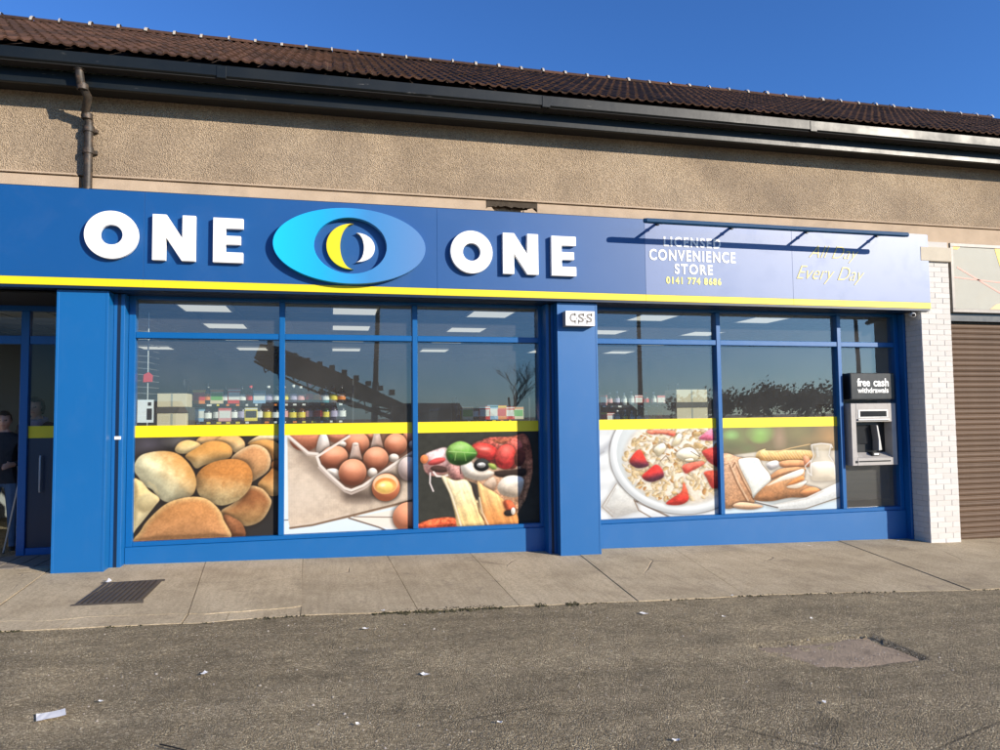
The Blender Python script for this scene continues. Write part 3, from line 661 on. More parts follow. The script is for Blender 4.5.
# ------------------------------------------------------------------ fascia sign
FY = -0.07            # face of the sign panels
def build_sign():
    zt = PX(0, 184.0, FY)[1]; zy = 0.5*(PX(0, 276.3, FY)[1]+PX(931, 302.4, FY)[1]); zb = 0.5*(PX(0, 283.6, FY)[1]+PX(931, 308.6, FY)[1])
    xl, xr = -5.2, PX(930.5, 300, FY)[0]
    S = thing('shop_fascia_sign', (-5.2, FY, zb), 'long blue fascia sign with white raised letters, eye emblem and yellow stripe', 'shop sign')
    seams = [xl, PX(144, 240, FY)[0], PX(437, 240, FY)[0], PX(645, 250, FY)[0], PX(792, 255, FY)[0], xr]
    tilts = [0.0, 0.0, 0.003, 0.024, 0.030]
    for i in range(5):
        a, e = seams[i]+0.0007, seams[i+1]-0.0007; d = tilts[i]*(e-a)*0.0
        b = MB(); b.box(a, e, FY, WALL_Y-0.05, zy+0.001, zt); part('sign_panel', b, 'fascia_glare' if i > 2 else 'fascia_blue', S, 0.0015)
        b = MB(); b.box(a, e, FY-0.003, WALL_Y-0.05, zb, zy); part('yellow_stripe', b, 'stripe_yellow', S, 0.0015)
    part('underside_trim', MB().box(xl, xr-0.01, FY+0.004, 0.12, zb-0.03, zb-0.001), 'dark_blue', S)
    part('top_trim', MB().box(xl, xr, FY+0.02, WALL_Y-0.04, zt+0.001, zt+0.012), 'dark_blue', S)
    # raised letters
    LY = FY-0.062
    def bx(x0, y0, x1, y1):
        a, t = PX(x0, y0, LY); c, d = PX(x1, y1, LY); return a, c, d, t
    def letter(kind, x0, x1, yt, yb):
        a, e = PX(x0, (yt+yb)/2, LY)[0], PX(x1, (yt+yb)/2, LY)[0]; xm = (x0+x1)/2; z1, z0 = PX(xm, yt, LY)[1], PX(xm, yb, LY)[1]; w, h = e-a, z1-z0
        b = MB()
        if kind == 'O':
            cx, cz = (a+e)/2, (z0+z1)/2; b.ring_y(ellipse(cx, cz, w/2, h/2, 72), ellipse(cx, cz, w*0.205, h*0.205, 72), LY, FY-0.012)
        elif kind == 'N':
            s = w*0.315
            b.prism_y([(a, z0), (a+s, z0), (a+s, z0+h*0.50), (e-s*1.02, z0), (e, z0), (e, z1), (e-s, z1), (e-s, z0+h*0.50), (a+s*1.02, z1), (a, z1)], LY, FY-0.012)
        else:
            t = h*0.235; s = w*0.42; zm = (z0+z1)/2+h*0.005
            b.prism_y([(a, z0), (e, z0), (e, z0+t), (a+s, z0+t), (a+s, zm-t*0.42), (e-w*0.08, zm-t*0.42), (e-w*0.08, zm+t*0.42), (a+s, zm+t*0.42), (a+s, z1-t), (e, z1-t), (e, z1), (a, z1)], LY, FY-0.012)
        o = part('letter', b, 'white_letter', S, 0.004, smooth=(kind == 'O'), label='white raised letter '+kind)
        st = MB(); st.box((a+e)/2-w*0.33, (a+e)/2-w*0.30, FY-0.012, FY, (z0+z1)/2-.02, (z0+z1)/2+.02); st.box((a+e)/2+w*0.30, (a+e)/2+w*0.33, FY-0.012, FY, (z0+z1)/2-.02, (z0+z1)/2+.02)
        part('standoff', st, 'steel', o)
    letter('O', 83.5, 138.3, 210.6, 258.6); letter('N', 152, 195.6, 214.8, 260.6); letter('E', 212.8, 243.2, 218, 262.6)
    letter('O', 450.4, 492.6, 230.6, 273.3); letter('N', 502.8, 538.4, 233.4, 274.3); letter('E', 551.4, 576.2, 236.2, 275.9)
    # eye emblem
    EY = FY-0.09; cxp, cyp = 349.2, 245.8
    a, e = PX(272.6, cyp, EY)[0], PX(425.4, cyp, EY)[0]; z1, z0 = PX(cxp, 208.0, EY)[1], PX(cxp, 283.6, EY)[1]
    cx, cz, rx, rz = (a+e)/2, (z0+z1)/2, (e-a)/2, (z1-z0)/2
    hx0, hx1 = PX(313.8, cyp, EY)[0], PX(386.6, cyp, EY)[0]; h1, h0 = PX(350, 217.6, EY)[1], PX(350, 273.6, EY)[1]
    hx, hz, hr, hrz = (hx0+hx1)/2, (h0+h1)/2, (hx1-hx0)/2, (h1-h0)/2
    E_ = part('eye_emblem', MB().ring_y(ellipse(cx, cz, rx, rz, 120), ellipse(hx, hz, hr, hrz, 120), EY, FY), 'eye', S, 0.003, smooth=True, label='cyan to blue oval ring round the crescents')
    def cres(name, px0, px1, pyt, pyb, side, mat, thick, yy):
        # crescent: arc of a big circle minus a shifted one
        x_in = [PX(px0, cyp, yy)[0], PX(px1, cyp, yy)[0]]; zt_, zb_ = PX(cxp, pyt, yy)[1], PX(cxp, pyb, yy)[1]
        w, h = x_in[1]-x_in[0], zt_-zb_; zc = (zt_+zb_)/2; n = 28; out, inn = [], []
        tipx = x_in[1] if side < 0 else x_in[0]; far = x_in[0] if side < 0 else x_in[1]
        for k in range(n+1):
            t = -1+2*k/n; ang = t*math.pi/2*1.0; z = zc+math.sin(ang)*h/2
            out.append((tipx+(far-tipx)*math.cos(ang)**0.92 if abs(t) < 1 else tipx, z)); inn.append((tipx+(far-tipx)*(1-thick)*math.cos(ang)**1.0, z))
        poly = (out+inn[::-1][1:-1]) if side > 0 else (out[::-1]+inn[1:-1])
        # as quads for clean triangulation
        b = MB()
        for k in range(n):
            q = [out[k], inn[k], inn[k+1], out[k+1]]
            ar = sum(q[i][0]*q[(i+1) % 4][1]-q[(i+1) % 4][0]*q[i][1] for i in range(4))
            b.prism_y(q if ar > 0 else q[::-1], yy, FY-0.0)
        part(name, b, mat, E_)
    cres('yellow_crescent', 326.5, 353.5, 223.5, 269.2, -1, 'stripe_yellow', 0.50, FY-0.05)
    cres('white_crescent', 356.2, 374.8, 232.5, 261.5, 1, 'white_letter', 0.58, FY-0.05)
    # flat lettering
    def line(txt, px, py, wpx, hpx, mat, offs, name='lettering', **kw):
        x, z = PX(px, py, FY-0.004); wd = PX(px+wpx/2, py, FY)[0]-PX(px-wpx/2, py, FY)[0]; h = PX(px, py-hpx/2, FY)[1]-PX(px, py+hpx/2, FY)[1]
        text_part(name, txt, h*1.42, x, FY-0.0035, z, mat, S, width=wd, offset=offs, extrude=0.0015, **kw)
    line('LICENSED', 692.5, 243.2, 57, 9.2, 'white_letter', 0.0045, spacing=1.22)
    line('CONVENIENCE', 693, 256.8, 86, 10.4, 'white_letter', 0.0045, spacing=1.22)
    line('STORE', 693.8, 270.0, 38, 9.6, 'white_letter', 0.0045, spacing=1.22)
    line('0141 774 8686', 694, 281.4, 55, 6.4, 'text_yellow', 0.0045, spacing=1.22)
    line('All Day', 834, 253, 50, 13, 'script_gold', -0.003, shear=0.5)
    line('Every Day', 831, 274, 68, 14, 'script_gold', -0.003, shear=0.5)
    return S, zt, zb
SIGN, SIGN_TOP, SIGN_BOT = build_sign()

def build_sign_light():
    # long trough light on slim arms, its shadow falling across the panels
    L = 0.34; by = FY-L
    xa, za = PX(645, 220.2, by); xb, zb = PX(907, 235.2, by); z = (za+zb)/2
    T = thing('sign_light', ((xa+xb)/2, by, z), 'slim dark blue trough light on arms above the right of the sign', 'sign light')
    part('trough', MB().box(xa, xb, by-0.034, by+0.034, z-0.026, z+0.026), 'trough_blue', T, 0.01)
    part('lamp_strip', MB().box(xa+0.05, xb-0.05, by-0.015, by+0.015, z-0.030, z-0.0255), 'trough_blue', T)
    for end in (xa, xb):
        part('end_cap', MB().lathe([(0.0, -.03), (.02, -.025), (.026, 0), (.02, .025), (0, .03)], 8, (end, by, z)), 'trough_blue', T, smooth=True)
    za = SIGN_TOP-0.04
    for px in (657, 731, 806, 876):
        xx = PX(px, 226, FY)[0]
        part('arm', MB().tube([(xx, FY-0.001, za), (xx, by, z)], 0.018, 8), 'black', T, smooth=True)
        part('bracket', MB().box(xx-0.03, xx+0.03, FY-0.012, FY-0.001, za-0.03, za+0.03), 'black', T, 0.003)
        part('clamp', MB().lathe([(0, -.016), (.022, -.016), (.022, .016), (0, .016)], 8, (xx, FY-L*0.4, za+(z-za)*0.4)), 'black', T)
build_sign_light()

# ------------------------------------------------------------------ pillars, windows, posters
WY, GY = 0.36, 0.425     # front of the frames, glass
def gz(x, y=0.0): return G(x, y)-0.004
def pillar(xa, xb, label, back=WY+0.12):
    P = thing('clad_pillar', ((xa+xb)/2, 0.0, gz(xa)-0.02), label, 'pillar', 'blue pillars of the shopfront')
    zt = SIGN_BOT-0.032
    part('cladding', MB().box(xa, xb, 0.0, back, gz(xa)-0.02, zt), 'blue_paint', P, 0.006)
    part('corner_trim', MB().box(xa-0.003, xa+0.022, -0.003, 0.022, gz(xa)-0.01, zt-0.01), 'blue_paint', P, 0.002)
    part('corner_trim', MB().box(xb-0.022, xb+0.003, -0.003, 0.022, gz(xb)-0.01, zt-0.01), 'blue_paint', P, 0.002)
    return P
p1a, p1b = PX(54, 430, 0)[0], PX(106, 430, 0)[0]
p2a, p2b = PX(559, 430, 0)[0], PX(599, 430, 0)[0]
pillar(p1a, p1b, 'wide bright blue pillar between the doorway and the bread poster window')
pillar(p2a, p2b, 'blue pillar in the middle carrying the small white sign')
pillar(-5.2, -4.7, 'blue pillar at the far side of the doorway')

SILL = 0.5*(PX(133.5, 542.8, WY)[1]+PX(900, 506, WY)[1]); TRAN = 0.5*(PX(136, 335.5, WY)[1]+PX(893, 344.4, WY)[1])
TOPZ = 3.0
B_TOP, B_BOT = PX(200, 425.0, GY)[1], PX(200, 436.6, GY)[1]
def window(label, xl, xr, mull, plinth_label):
    """xl, xr: outer frame; mull: centres of the mullions"""
    W = thing('shop_window', ((xl+xr)/2, WY, SILL-0.05), label, 'window')
    fw = 0.07
    fr = MB().box(xl, xl+fw, WY, WY+0.13, SILL-0.05, TOPZ+0.03); part('frame', fr, 'blue_frame', W, 0.004)
    part('frame', MB().box(xr-fw, xr, WY, WY+0.13, SILL-0.05, TOPZ+0.03), 'blue_frame', W, 0.004)
    part('frame', MB().box(xl+fw, xr-fw, WY+0.004, WY+0.126, SILL-0.05, SILL), 'blue_frame', W, 0.004)
    part('frame', MB().box(xl+fw, xr-fw, WY+0.004, WY+0.126, TOPZ-0.03, TOPZ+0.03), 'blue_frame', W, 0.004)
    cuts = [xl+fw]
    for m in mull:
        part('mullion', MB().box(m-0.032, m+0.032, WY-0.004, WY+0.13, SILL, TOPZ-0.03), 'blue_frame', W, 0.005); cuts += [m-0.032, m+0.032]
    cuts.append(xr-fw)
    for i in range(0, len(cuts), 2):
        a, e = cuts[i], cuts[i+1]
        part('transom', MB().box(a, e, WY+0.006, WY+0.12, TRAN-0.035, TRAN+0.035), 'blue_frame', W, 0.005)
        for z0, z1 in ((SILL, TRAN-0.035), (TRAN+0.035, TOPZ-0.03)):
            part('pane', MB().add([(a, GY, z0), (e, GY, z0), (e, GY, z1), (a, GY, z1)], [(0, 1, 2, 3)]), 'glass', W)
    # stall riser below the sill, with a thin cover strip
    b = MB(); yb = WY-0.015
    b.add([(xl, yb, G(xl, yb)-0.03), (xr, yb, G(xr, yb)-0.03), (xr, yb, SILL-0.052), (xl, yb, SILL-0.052), (xl, yb+0.1, G(xl, yb)-0.03), (xr, yb+0.1, G(xr, yb)-0.03), (xr, yb+0.1, SILL-0.052), (xl, yb+0.1, SILL-0.052)],
          [(0, 1, 2, 3), (3, 2, 6, 7), (4, 7, 6, 5), (0, 3, 7, 4), (1, 5, 6, 2)])
    part('stall_riser', b, 'blue_paint', W, 0.004, label=plinth_label)
    return cuts
xl = PX(127, 430, WY)[0]; xr = PX(545, 430, WY)[0]
m1, m2 = PX(281.5, 430, WY)[0], PX(415.3, 430, WY)[0]
cutsL = window('three bay shop window with blue frame between the two blue pillars', xl, xr, [m1, m2], 'low blue panel under the left window')
xl2 = p2b-0.02; xr2 = PX(902, 430, WY)[0]
m3, m4 = PX(720.8, 430, WY)[0], PX(842.3, 430, WY)[0]
cutsR = window('three bay shop window with blue frame holding the cash machine', xl2, xr2, [m3, m4], 'taller blue panel under the right window')
# stepped jamb posts (shutter guides) either side of the openings
def guide(xa, xb, ya, yb, label):
    P = thing('shutter_guide', ((xa+xb)/2, ya, gz(xa)), label, 'shutter guide')
    zt = SIGN_BOT-0.034
    part('rail', MB().box(xa, xb, ya, yb, gz(xa)-0.01, zt), 'blue_paint', P, 0.004)
    part('channel', MB().box(xa+(xb-xa)*0.35, xa+(xb-xa)*0.65, ya-0.004, ya+0.02, gz(xa), zt), 'dark_blue', P)
    return P
guide(p1b+0.001, xl-0.002, WY-0.16, WY+0.12, 'blue guide post against the pillar left of the bread poster')
xs_, zs_ = PX(118, 438, WY-.165); solo('sticker', MB().box(xs_-.035, xs_+.03, WY-.168, WY-.1645, zs_-.016, zs_+.018), 'paper', (xs_, WY-.163, zs_-.016), 'small white sticker on the blue post left of the bread poster', 'sticker')
guide(p2a-0.10, p2a-0.001, WY-0.20, WY+0.12, 'shaded blue guide post against the middle pillar')
guide(xr2+0.002, xr2+0.10, WY-0.10, WY+0.12, 'shaded dark blue guide post beside the cash machine')
guide(xr2+0.102, xr2+0.19, WY-0.37, WY+0.12, 'outer shaded blue guide post against the white brick pier')
# shutter housing hidden up behind the sign
solo('shutter_box', MB().box(p1b, xr2+0.1, 0.14, 0.34, 3.0, 3.2), 'dark_blue', ((p1b+xr2)/2, 0.2, 3.0), 'dark housing under the fascia sign above the windows', 'shutter box', bevel=0.004)

def spline(pts, n=5):
    P = np.array(pts, float); m = len(P); out = []
    for i in range(m):
        a, b, c, d = P[i-1], P[i], P[(i+1) % m], P[(i+2) % m]
        for t in np.linspace(0, 1, n, endpoint=False):
            out.append(0.5*((2*b)+(c-a)*t+(2*a-5*b+4*c-d)*t*t+(3*b-a-3*c+d)*t**3))
    return np.array(out)
class Paint:
    """numpy picture, in arbitrary picture units; becomes the print of a poster"""
    def __init__(s, x0, x1, y0, y1, bg, w=270, h=225):
        s.w, s.h = w, h; s.U, s.V = np.meshgrid(np.linspace(x0, x1, w), np.linspace(y0, y1, h)); s.c = np.ones((h, w, 3))*np.array(bg, float)
        s.px = (x1-x0)/w; s.py = (y1-y0)/h; s.grain = fbm(s.U*0.11, s.V*0.11, 5, 3)-0.44; s.mott = fbm(s.U*0.028, s.V*0.028, 9, 4)-0.47
    def put(s, m, col):
        m = np.clip(m, 0, 1)[..., None]; s.c = s.c*(1-m)+np.asarray(col, float)*m
    def sdf(s, pts, smooth=True):
        P = spline(pts) if smooth else np.array(pts, float); ins = np.zeros_like(s.U, bool); d2 = np.full_like(s.U, 1e12); j = len(P)-1
        for i in range(len(P)):
            (xi, yi), (xj, yj) = P[i], P[j]
            ins ^= ((yi > s.V) != (yj > s.V)) & (s.U < (xj-xi)*(s.V-yi)/(yj-yi+1e-9)+xi)
            ex, ey = xi-xj, yi-yj; t = np.clip(((s.U-xj)*ex+(s.V-yj)*ey)/(ex*ex+ey*ey+1e-9), 0, 1)
            d2 = np.minimum(d2, (s.U-xj-t*ex)**2+(s.V-yj-t*ey)**2); j = i
        d = np.sqrt(d2); return np.where(ins, d, -d)
    def blob(s, pts, c1, c2=None, axis=(0, 1), R=None, dark=0.36, light=(0.35, -0.6, 0.72), grain=0.08, mott=0.10, bias=0.0, soft=1.6, shadow=0.42, alpha=1.0, smooth=True, rim=None, hard=3.0):
        """organic outline swelling like a dome; colour runs c1 -> c2 along axis"""
        sd = s.sdf(pts, smooth); P = np.array(pts, float); ext = P.max(0)-P.min(0); R = R or 0.5*min(ext)
        if shadow: s.put(shadow*np.clip(1+sd/(0.22*R+10), 0, 1)**1.6*(sd < 4*s.px), (30, 22, 16))
        q = np.clip(sd/R, 0, 1); h = np.sqrt(1-(1-q)**2)*R
        for _ in range(int(min(14, 2+R/p_ if (p_ := s.px*2.2) else 2))): h = (h*2+np.roll(h, 2, 0)+np.roll(h, -2, 0)+np.roll(h, 2, 1)+np.roll(h, -2, 1))/6
        gy, gx = np.gradient(h, s.py, s.px); nz = 1/np.sqrt(1+gx*gx+gy*gy); lam = np.clip((-gx*light[0]-gy*light[1]+light[2])*nz, 0, 1.1)
        c2 = c1 if c2 is None else c2; pr = P@np.array(axis, float); t = (s.U*axis[0]+s.V*axis[1]-pr.min())/(pr.max()-pr.min()+1e-9)
        t = np.clip((t-0.5-bias)*hard/2.4+0.5+s.mott*0.3, 0, 1); t = (t*t*(3-2*t))[..., None]; col = np.array(c1, float)*(1-t)+np.array(c2, float)*t
        if rim is not None: k = np.clip(1-sd/(R*0.28), 0, 1)[..., None]**1.5; col = col*(1-k)+np.array(rim, float)*k
        sh = 1.04*((1-dark)+dark*lam/max(light[2], .5)); col = col*(sh*(1+grain*2*s.grain+mott*s.mott))[..., None]
        s.put(alpha*np.clip(sd/(s.px*soft)+0.5, 0, 1), col); return sd
    def egg(s, cx, cy, rx, ry, c1, c2=None, rot=0, **kw):
        a = np.linspace(0, 2*math.pi, 14, endpoint=False); r = math.radians(rot)
        return s.blob([(cx+rx*math.cos(q)*math.cos(r)-ry*math.sin(q)*math.sin(r), cy+rx*math.cos(q)*math.sin(r)+ry*math.sin(q)*math.cos(r)) for q in a], c1, c2, **kw)
    def glow(s, cx, cy, rx, ry, col, a=0.6):
        r = np.sqrt(((s.U-cx)/rx)**2+((s.V-cy)/ry)**2); s.put(a*np.clip(1-r, 0, 1)**0.8, col)
    def line(s, pts, wd, col, alpha=1.0, soft=1.0):
        r = np.full_like(s.U, 1e9)
        for (x0, y0), (x1, y1) in zip(pts[:-1], pts[1:]):
            ex, ey = x1-x0, y1-y0; t = np.clip(((s.U-x0)*ex+(s.V-y0)*ey)/(ex*ex+ey*ey+1e-9), 0, 1); r = np.minimum(r, np.hypot(s.U-x0-t*ex, s.V-y0-t*ey))
        s.put(alpha*np.clip((wd/2-r)/(s.px*soft)+0.5, 0, 1), col)

def art_rolls():
    p = Paint(35, 915, 45, 692, (44, 41, 39)); p.glow(110, 90, 130, 90, (84, 78, 86), .8); p.glow(300, 70, 120, 50, (110, 104, 100), .8)
    B = p.blob
    B([(720, 90), (800, 40), (915, 35), (930, 75), (760, 105)], (238, 212, 165), (214, 168, 105)); B([(400, 78), (440, 40), (530, 40), (560, 80), (480, 100)], (206, 152, 88), (226, 186, 128))
    B([(728, 105), (800, 72), (880, 80), (925, 120), (925, 200), (880, 214), (850, 165)], (208, 148, 78), (190, 128, 70)); B([(520, 75), (570, 40), (650, 42), (697, 85), (692, 135), (640, 152), (600, 112)], (216, 164, 98), (236, 200, 142))
    B([(272, 122), (300, 80), (360, 66), (428, 95), (402, 142), (340, 152), (290, 147)], (226, 182, 110), (244, 216, 152)); B([(335, 165), (400, 118), (470, 78), (560, 80), (617, 122), (612, 178), (540, 204), (450, 228), (402, 248), (368, 205)], (206, 142, 70), (236, 200, 136), bias=.12)
    B([(615, 195), (680, 132), (760, 102), (832, 133), (863, 200), (848, 272), (780, 324), (725, 345), (690, 262)], (192, 134, 84), (206, 152, 98), rim=(232, 194, 142), grain=.14)
    B([(785, 355), (850, 288), (880, 255), (925, 290), (925, 422), (860, 438), (808, 395)], (178, 114, 58), (218, 166, 100)); B([(880, 212), (930, 212), (930, 275), (868, 252)], (132, 82, 46))
    B([(555, 525), (640, 470), (720, 375), (800, 385), (852, 438), (868, 492), (812, 592), (720, 628), (655, 605), (585, 575)], (132, 80, 46), (206, 156, 96), bias=.12, grain=.12, rim=(216, 176, 120)); B([(572, 555), (640, 575), (692, 620), (702, 700), (570, 710)], (138, 86, 54), (112, 68, 42), grain=.2)
    B([(402, 302), (448, 240), (530, 203), (640, 193), (712, 223), (748, 290), (738, 372), (682, 444), (600, 484), (528, 484), (438, 434), (407, 382)], (184, 116, 56), (244, 214, 150), axis=(-.15, 1), bias=.12, grain=.16)
    B([(30, 226), (58, 168), (110, 142), (200, 132), (280, 148), (342, 198), (392, 280), (403, 362), (372, 424), (300, 434), (238, 458), (178, 424), (138, 372), (90, 348), (58, 292), (38, 262)], (196, 140, 74), (242, 232, 182), axis=(-.75, .66), bias=-.12, grain=.1); p.line([(120, 330), (150, 350), (175, 400)], 9, (206, 182, 124), .5, 4)
    B([(20, 328), (70, 316), (122, 378), (184, 432), (152, 484), (60, 604), (20, 630)], (222, 192, 128), (236, 216, 160)); p.egg(105, 455, 52, 62, (196, 178, 128), (176, 156, 108), 30, shadow=0, dark=.2, alpha=.85, soft=6)
    B([(60, 730), (82, 620), (140, 540), (230, 463), (340, 430), (452, 438), (532, 500), (572, 580), (588, 730)], (178, 118, 66), (186, 128, 80), R=150, grain=.16, mott=.14, rim=(220, 176, 112))
    return p
def art_eggs():
    p = Paint(25, 845, 55, 690, (205, 184, 160)); W = (218, 232, 236)
    w = np.sin(p.U*0.62)*.035+np.sin(p.V*0.66)*.035+p.mott*.22+p.grain*.12; p.c *= (1+w)[..., None]; p.glow(150, 430, 240, 180, (228, 212, 192), .5)
    for pts in ([(25, 590), (48, 590), (62, 660), (430, 603), (870, 512), (870, 720), (25, 720)], [(25, 40), (42, 40), (50, 600), (25, 600)]): sd = p.sdf(pts, False); p.put(sd/p.px+.5, W)
    sd = p.sdf([(440, 606), (720, 562), (870, 522), (870, 700), (720, 690), (610, 668)], False); p.put(sd/p.px+.5, (238, 228, 212)); p.line([(430, 604), (620, 672), (680, 700)], 10, (110, 92, 80)); p.line([(460, 596), (730, 612)], 7, (130, 112, 98)); p.line([(25, 600), (48, 600)], 6, (90, 84, 80))
    p.line([(62, 652), (200, 640), (430, 592), (870, 498)], 13, (104, 78, 58), .9, 2); p.line([(62, 640), (200, 626), (430, 578)], 10, (222, 202, 180), .6, 3)
    for a in ([(150, 190), (300, 330), (430, 452), (540, 440), (800, 300)],): p.line(a, 90, (58, 44, 36), .42, 26); p.line([(430, 455), (560, 470), (700, 380), (830, 330)], 70, (52, 40, 34), .6, 20)
    C, D = (232, 220, 206), (190, 172, 158)
    sd = p.sdf([(50, 50), (175, 178), (245, 185), (440, 50)], False); p.put(sd/p.px+.5, (150, 118, 100)); p.egg(150, 78, 95, 82, (206, 128, 92), (158, 90, 64)); p.egg(365, 62, 70, 52, (212, 132, 96), (170, 100, 74)); p.blob([(245, 60), (290, 60), (305, 165), (225, 175)], (226, 216, 206), (178, 160, 146))
    p.line([(48, 60), (172, 172), (232, 180)], 17, C); p.line([(48, 72), (165, 184), (226, 196)], 8, D, .8)
    sd = p.sdf([(225, 198), (430, 66), (520, 40), (870, 40), (870, 180), (700, 275), (520, 398), (445, 425), (400, 408), (300, 312), (240, 252)], False); p.put(sd/p.px+.5, (120, 84, 66))
    E1, E2 = (234, 156, 116), (170, 92, 64); k = dict(axis=(-.2, 1), dark=.5, grain=.03, mott=.04, light=(0.1, -.55, .8), shadow=.6)
    p.egg(575, 62, 40, 38, E1, E2, **k); p.egg(825, 88, 46, 52, E1, E2, **k); p.egg(482, 116, 80, 76, E1, E2, **k); p.egg(735, 128, 76, 74, E1, E2, **k)
    for cx, cy, rx, ry in ((385, 120, 28, 20), (842, 132, 20, 26), (722, 218, 34, 28)): p.egg(cx, cy, rx, ry, (232, 222, 208), (178, 160, 144), shadow=.3)
    def cone(x, y, h):
        p.blob([(x-20, y-h*.5), (x+18, y-h*.5), (x+42, y+h*.5), (x-42, y+h*.5)], (206, 182, 166), (152, 118, 100), axis=(.8, .6), shadow=.4, smooth=False, dark=.3); p.egg(x-1, y-h*.5, 20, 12, (228, 212, 198), (206, 186, 170), shadow=0)
    cone(612, 100, 96); p.egg(336, 204, 88, 74, E1, E2, -12, **k); p.egg(605, 220, 82, 78, E1, E2, **k); cone(474, 172, 100)
    p.blob([(290, 285), (340, 278), (370, 300), (372, 350), (330, 330)], (234, 224, 212), (190, 172, 156), shadow=.3); p.egg(582, 312, 32, 32, (232, 222, 208), (182, 164, 148), shadow=.3); p.egg(454, 306, 90, 88, E1, E2, **k)
    for x, y, r in ((440, 265, 40), (325, 170, 36), (595, 182, 36), (725, 95, 34)): p.glow(x, y, r*1.5, r, (255, 216, 186), .35)
    p.line([(432, 68), (300, 152), (228, 198)], 15, C); p.line([(228, 198), (246, 252), (300, 312), (402, 408), (445, 424), (520, 396), (700, 274), (870, 168)], 17, C); p.line([(240, 268), (300, 330), (404, 428), (446, 446), (524, 416), (704, 292), (870, 190)], 14, D, .9)
    p.egg(818, 292, 68, 80, (226, 208, 200), (168, 142, 134), grain=.03, shadow=.6)
    p.egg(670, 412, 92, 92, (236, 142, 94), (196, 104, 66), grain=.03, mott=.05, shadow=.7); p.egg(668, 390, 82, 66, (250, 196, 152), (236, 168, 120), shadow=0, dark=.1); p.egg(668, 402, 72, 54, (214, 128, 60), (240, 176, 92), shadow=0, dark=.15); p.egg(664, 408, 52, 38, (250, 214, 118), (246, 200, 96), shadow=0, dark=.2, soft=4); p.glow(650, 396, 26, 16, (255, 248, 214), .9)
    p.egg(822, 614, 108, 100, (240, 158, 118), (206, 118, 82), grain=.03, mott=.04, shadow=.6)
    return p
def art_pizza():
    p = Paint(33, 795, 78, 682, (50, 50, 44)); B = lambda *a, **k: p.blob(*a, **{**dict(shadow=.22, soft=3.5), **k}); p.c *= (1+p.mott*.3)[..., None]
    B([(20, 672), (80, 640), (200, 622), (285, 640), (320, 700), (20, 720)], (226, 92, 54), (196, 70, 40), mott=1.2, grain=.5)
    B([(420, 150), (620, 112), (705, 98), (742, 180), (752, 330), (722, 470), (662, 600), (610, 650), (560, 560), (510, 470)], (186, 84, 70), (196, 140, 100), mott=1.0, grain=.5, R=60)
    B([(70, 300), (90, 215), (220, 185), (420, 160), (640, 130), (720, 200), (710, 380), (640, 560), (560, 560), (470, 470), (360, 400), (220, 370), (120, 350)], (232, 196, 170), (222, 160, 116), mott=.9, grain=.3, R=40, shadow=.2)
    B([(430, 150), (620, 115), (705, 100), (742, 180), (752, 330), (722, 470), (690, 540), (680, 330), (640, 180)], (176, 92, 66), (186, 128, 90), mott=1.0, grain=.5, R=40, shadow=.2)
    B([(55, 246), (85, 212), (180, 176), (222, 188), (226, 260), (214, 334), (150, 348), (108, 352), (78, 322), (70, 282)], (232, 200, 198), (206, 140, 132), mott=.7, grain=.25); p.egg(74, 246, 24, 28, (232, 128, 74)); p.egg(150, 262, 56, 20, (196, 74, 70), (170, 60, 56), -14, shadow=.2, mott=.6); p.egg(165, 312, 54, 22, (66, 46, 40), None, 8, shadow=.2); p.line([(110, 335), (108, 400), (128, 452)], 9, (226, 212, 206)); p.line([(130, 330), (150, 356), (190, 360), (215, 352)], 12, (236, 222, 214))
    B([(214, 284), (300, 286), (314, 396), (262, 388), (225, 350)], (206, 150, 142), (150, 96, 88), mott=.8, grain=.3); p.line([(293, 285), (297, 345)], 6, (50, 34, 30))
    B([(370, 160), (470, 132), (560, 165), (640, 120), (690, 180), (640, 320), (500, 300), (410, 245)], (206, 96, 82), (176, 62, 54), mott=1.0, grain=.4)
    p.egg(450, 206, 92, 54, (222, 62, 54), (196, 44, 42), 16, mott=.6, grain=.2); p.egg(440, 196, 56, 24, (236, 112, 96), (222, 84, 72), 16, shadow=0, alpha=.7, soft=10); p.egg(582, 244, 66, 82, (228, 70, 60), (198, 44, 44), 10, mott=.6, grain=.2); p.egg(576, 222, 36, 44, (240, 120, 106), (226, 84, 76), 10, shadow=0, alpha=.7, soft=12); p.glow(450, 188, 40, 12, (250, 190, 176), .7)
    B([(510, 338), (620, 330), (705, 326), (694, 372), (540, 376)], (46, 34, 30), shadow=.3); p.egg(672, 250, 36, 60, (120, 56, 44), (84, 40, 32), 10, mott=1, shadow=.3)
    B([(298, 290), (350, 262), (395, 300), (470, 326), (506, 350), (432, 394), (338, 374), (308, 342)], (246, 242, 230), (206, 190, 170), mott=.3); B([(440, 420), (500, 372), (520, 430), (480, 470)], (222, 196, 170), (180, 140, 110), mott=.6); B([(526, 442), (566, 380), (640, 368), (696, 400), (660, 505), (560, 494)], (242, 234, 218), (206, 184, 158), mott=.4)
    B([(206, 212), (228, 164), (290, 136), (350, 156), (400, 210), (382, 248), (330, 284), (268, 290), (222, 264)], (132, 184, 84), (52, 104, 34), axis=(.3, 1), mott=.5, dark=.6); p.line([(225, 200), (290, 205), (392, 215)], 5, (176, 214, 128), .9, 2)
    for a, b in (((260, 203), (240, 170)), ((300, 205), (300, 150)), ((340, 208), (352, 170)), ((270, 205), (262, 258)), ((320, 208), (330, 262))): p.line([a, b], 4, (166, 206, 116), .7, 2)
    p.glow(300, 172, 60, 24, (196, 226, 156), .6); p.egg(236, 235, 16, 20, (40, 84, 28), None, 0, shadow=0)
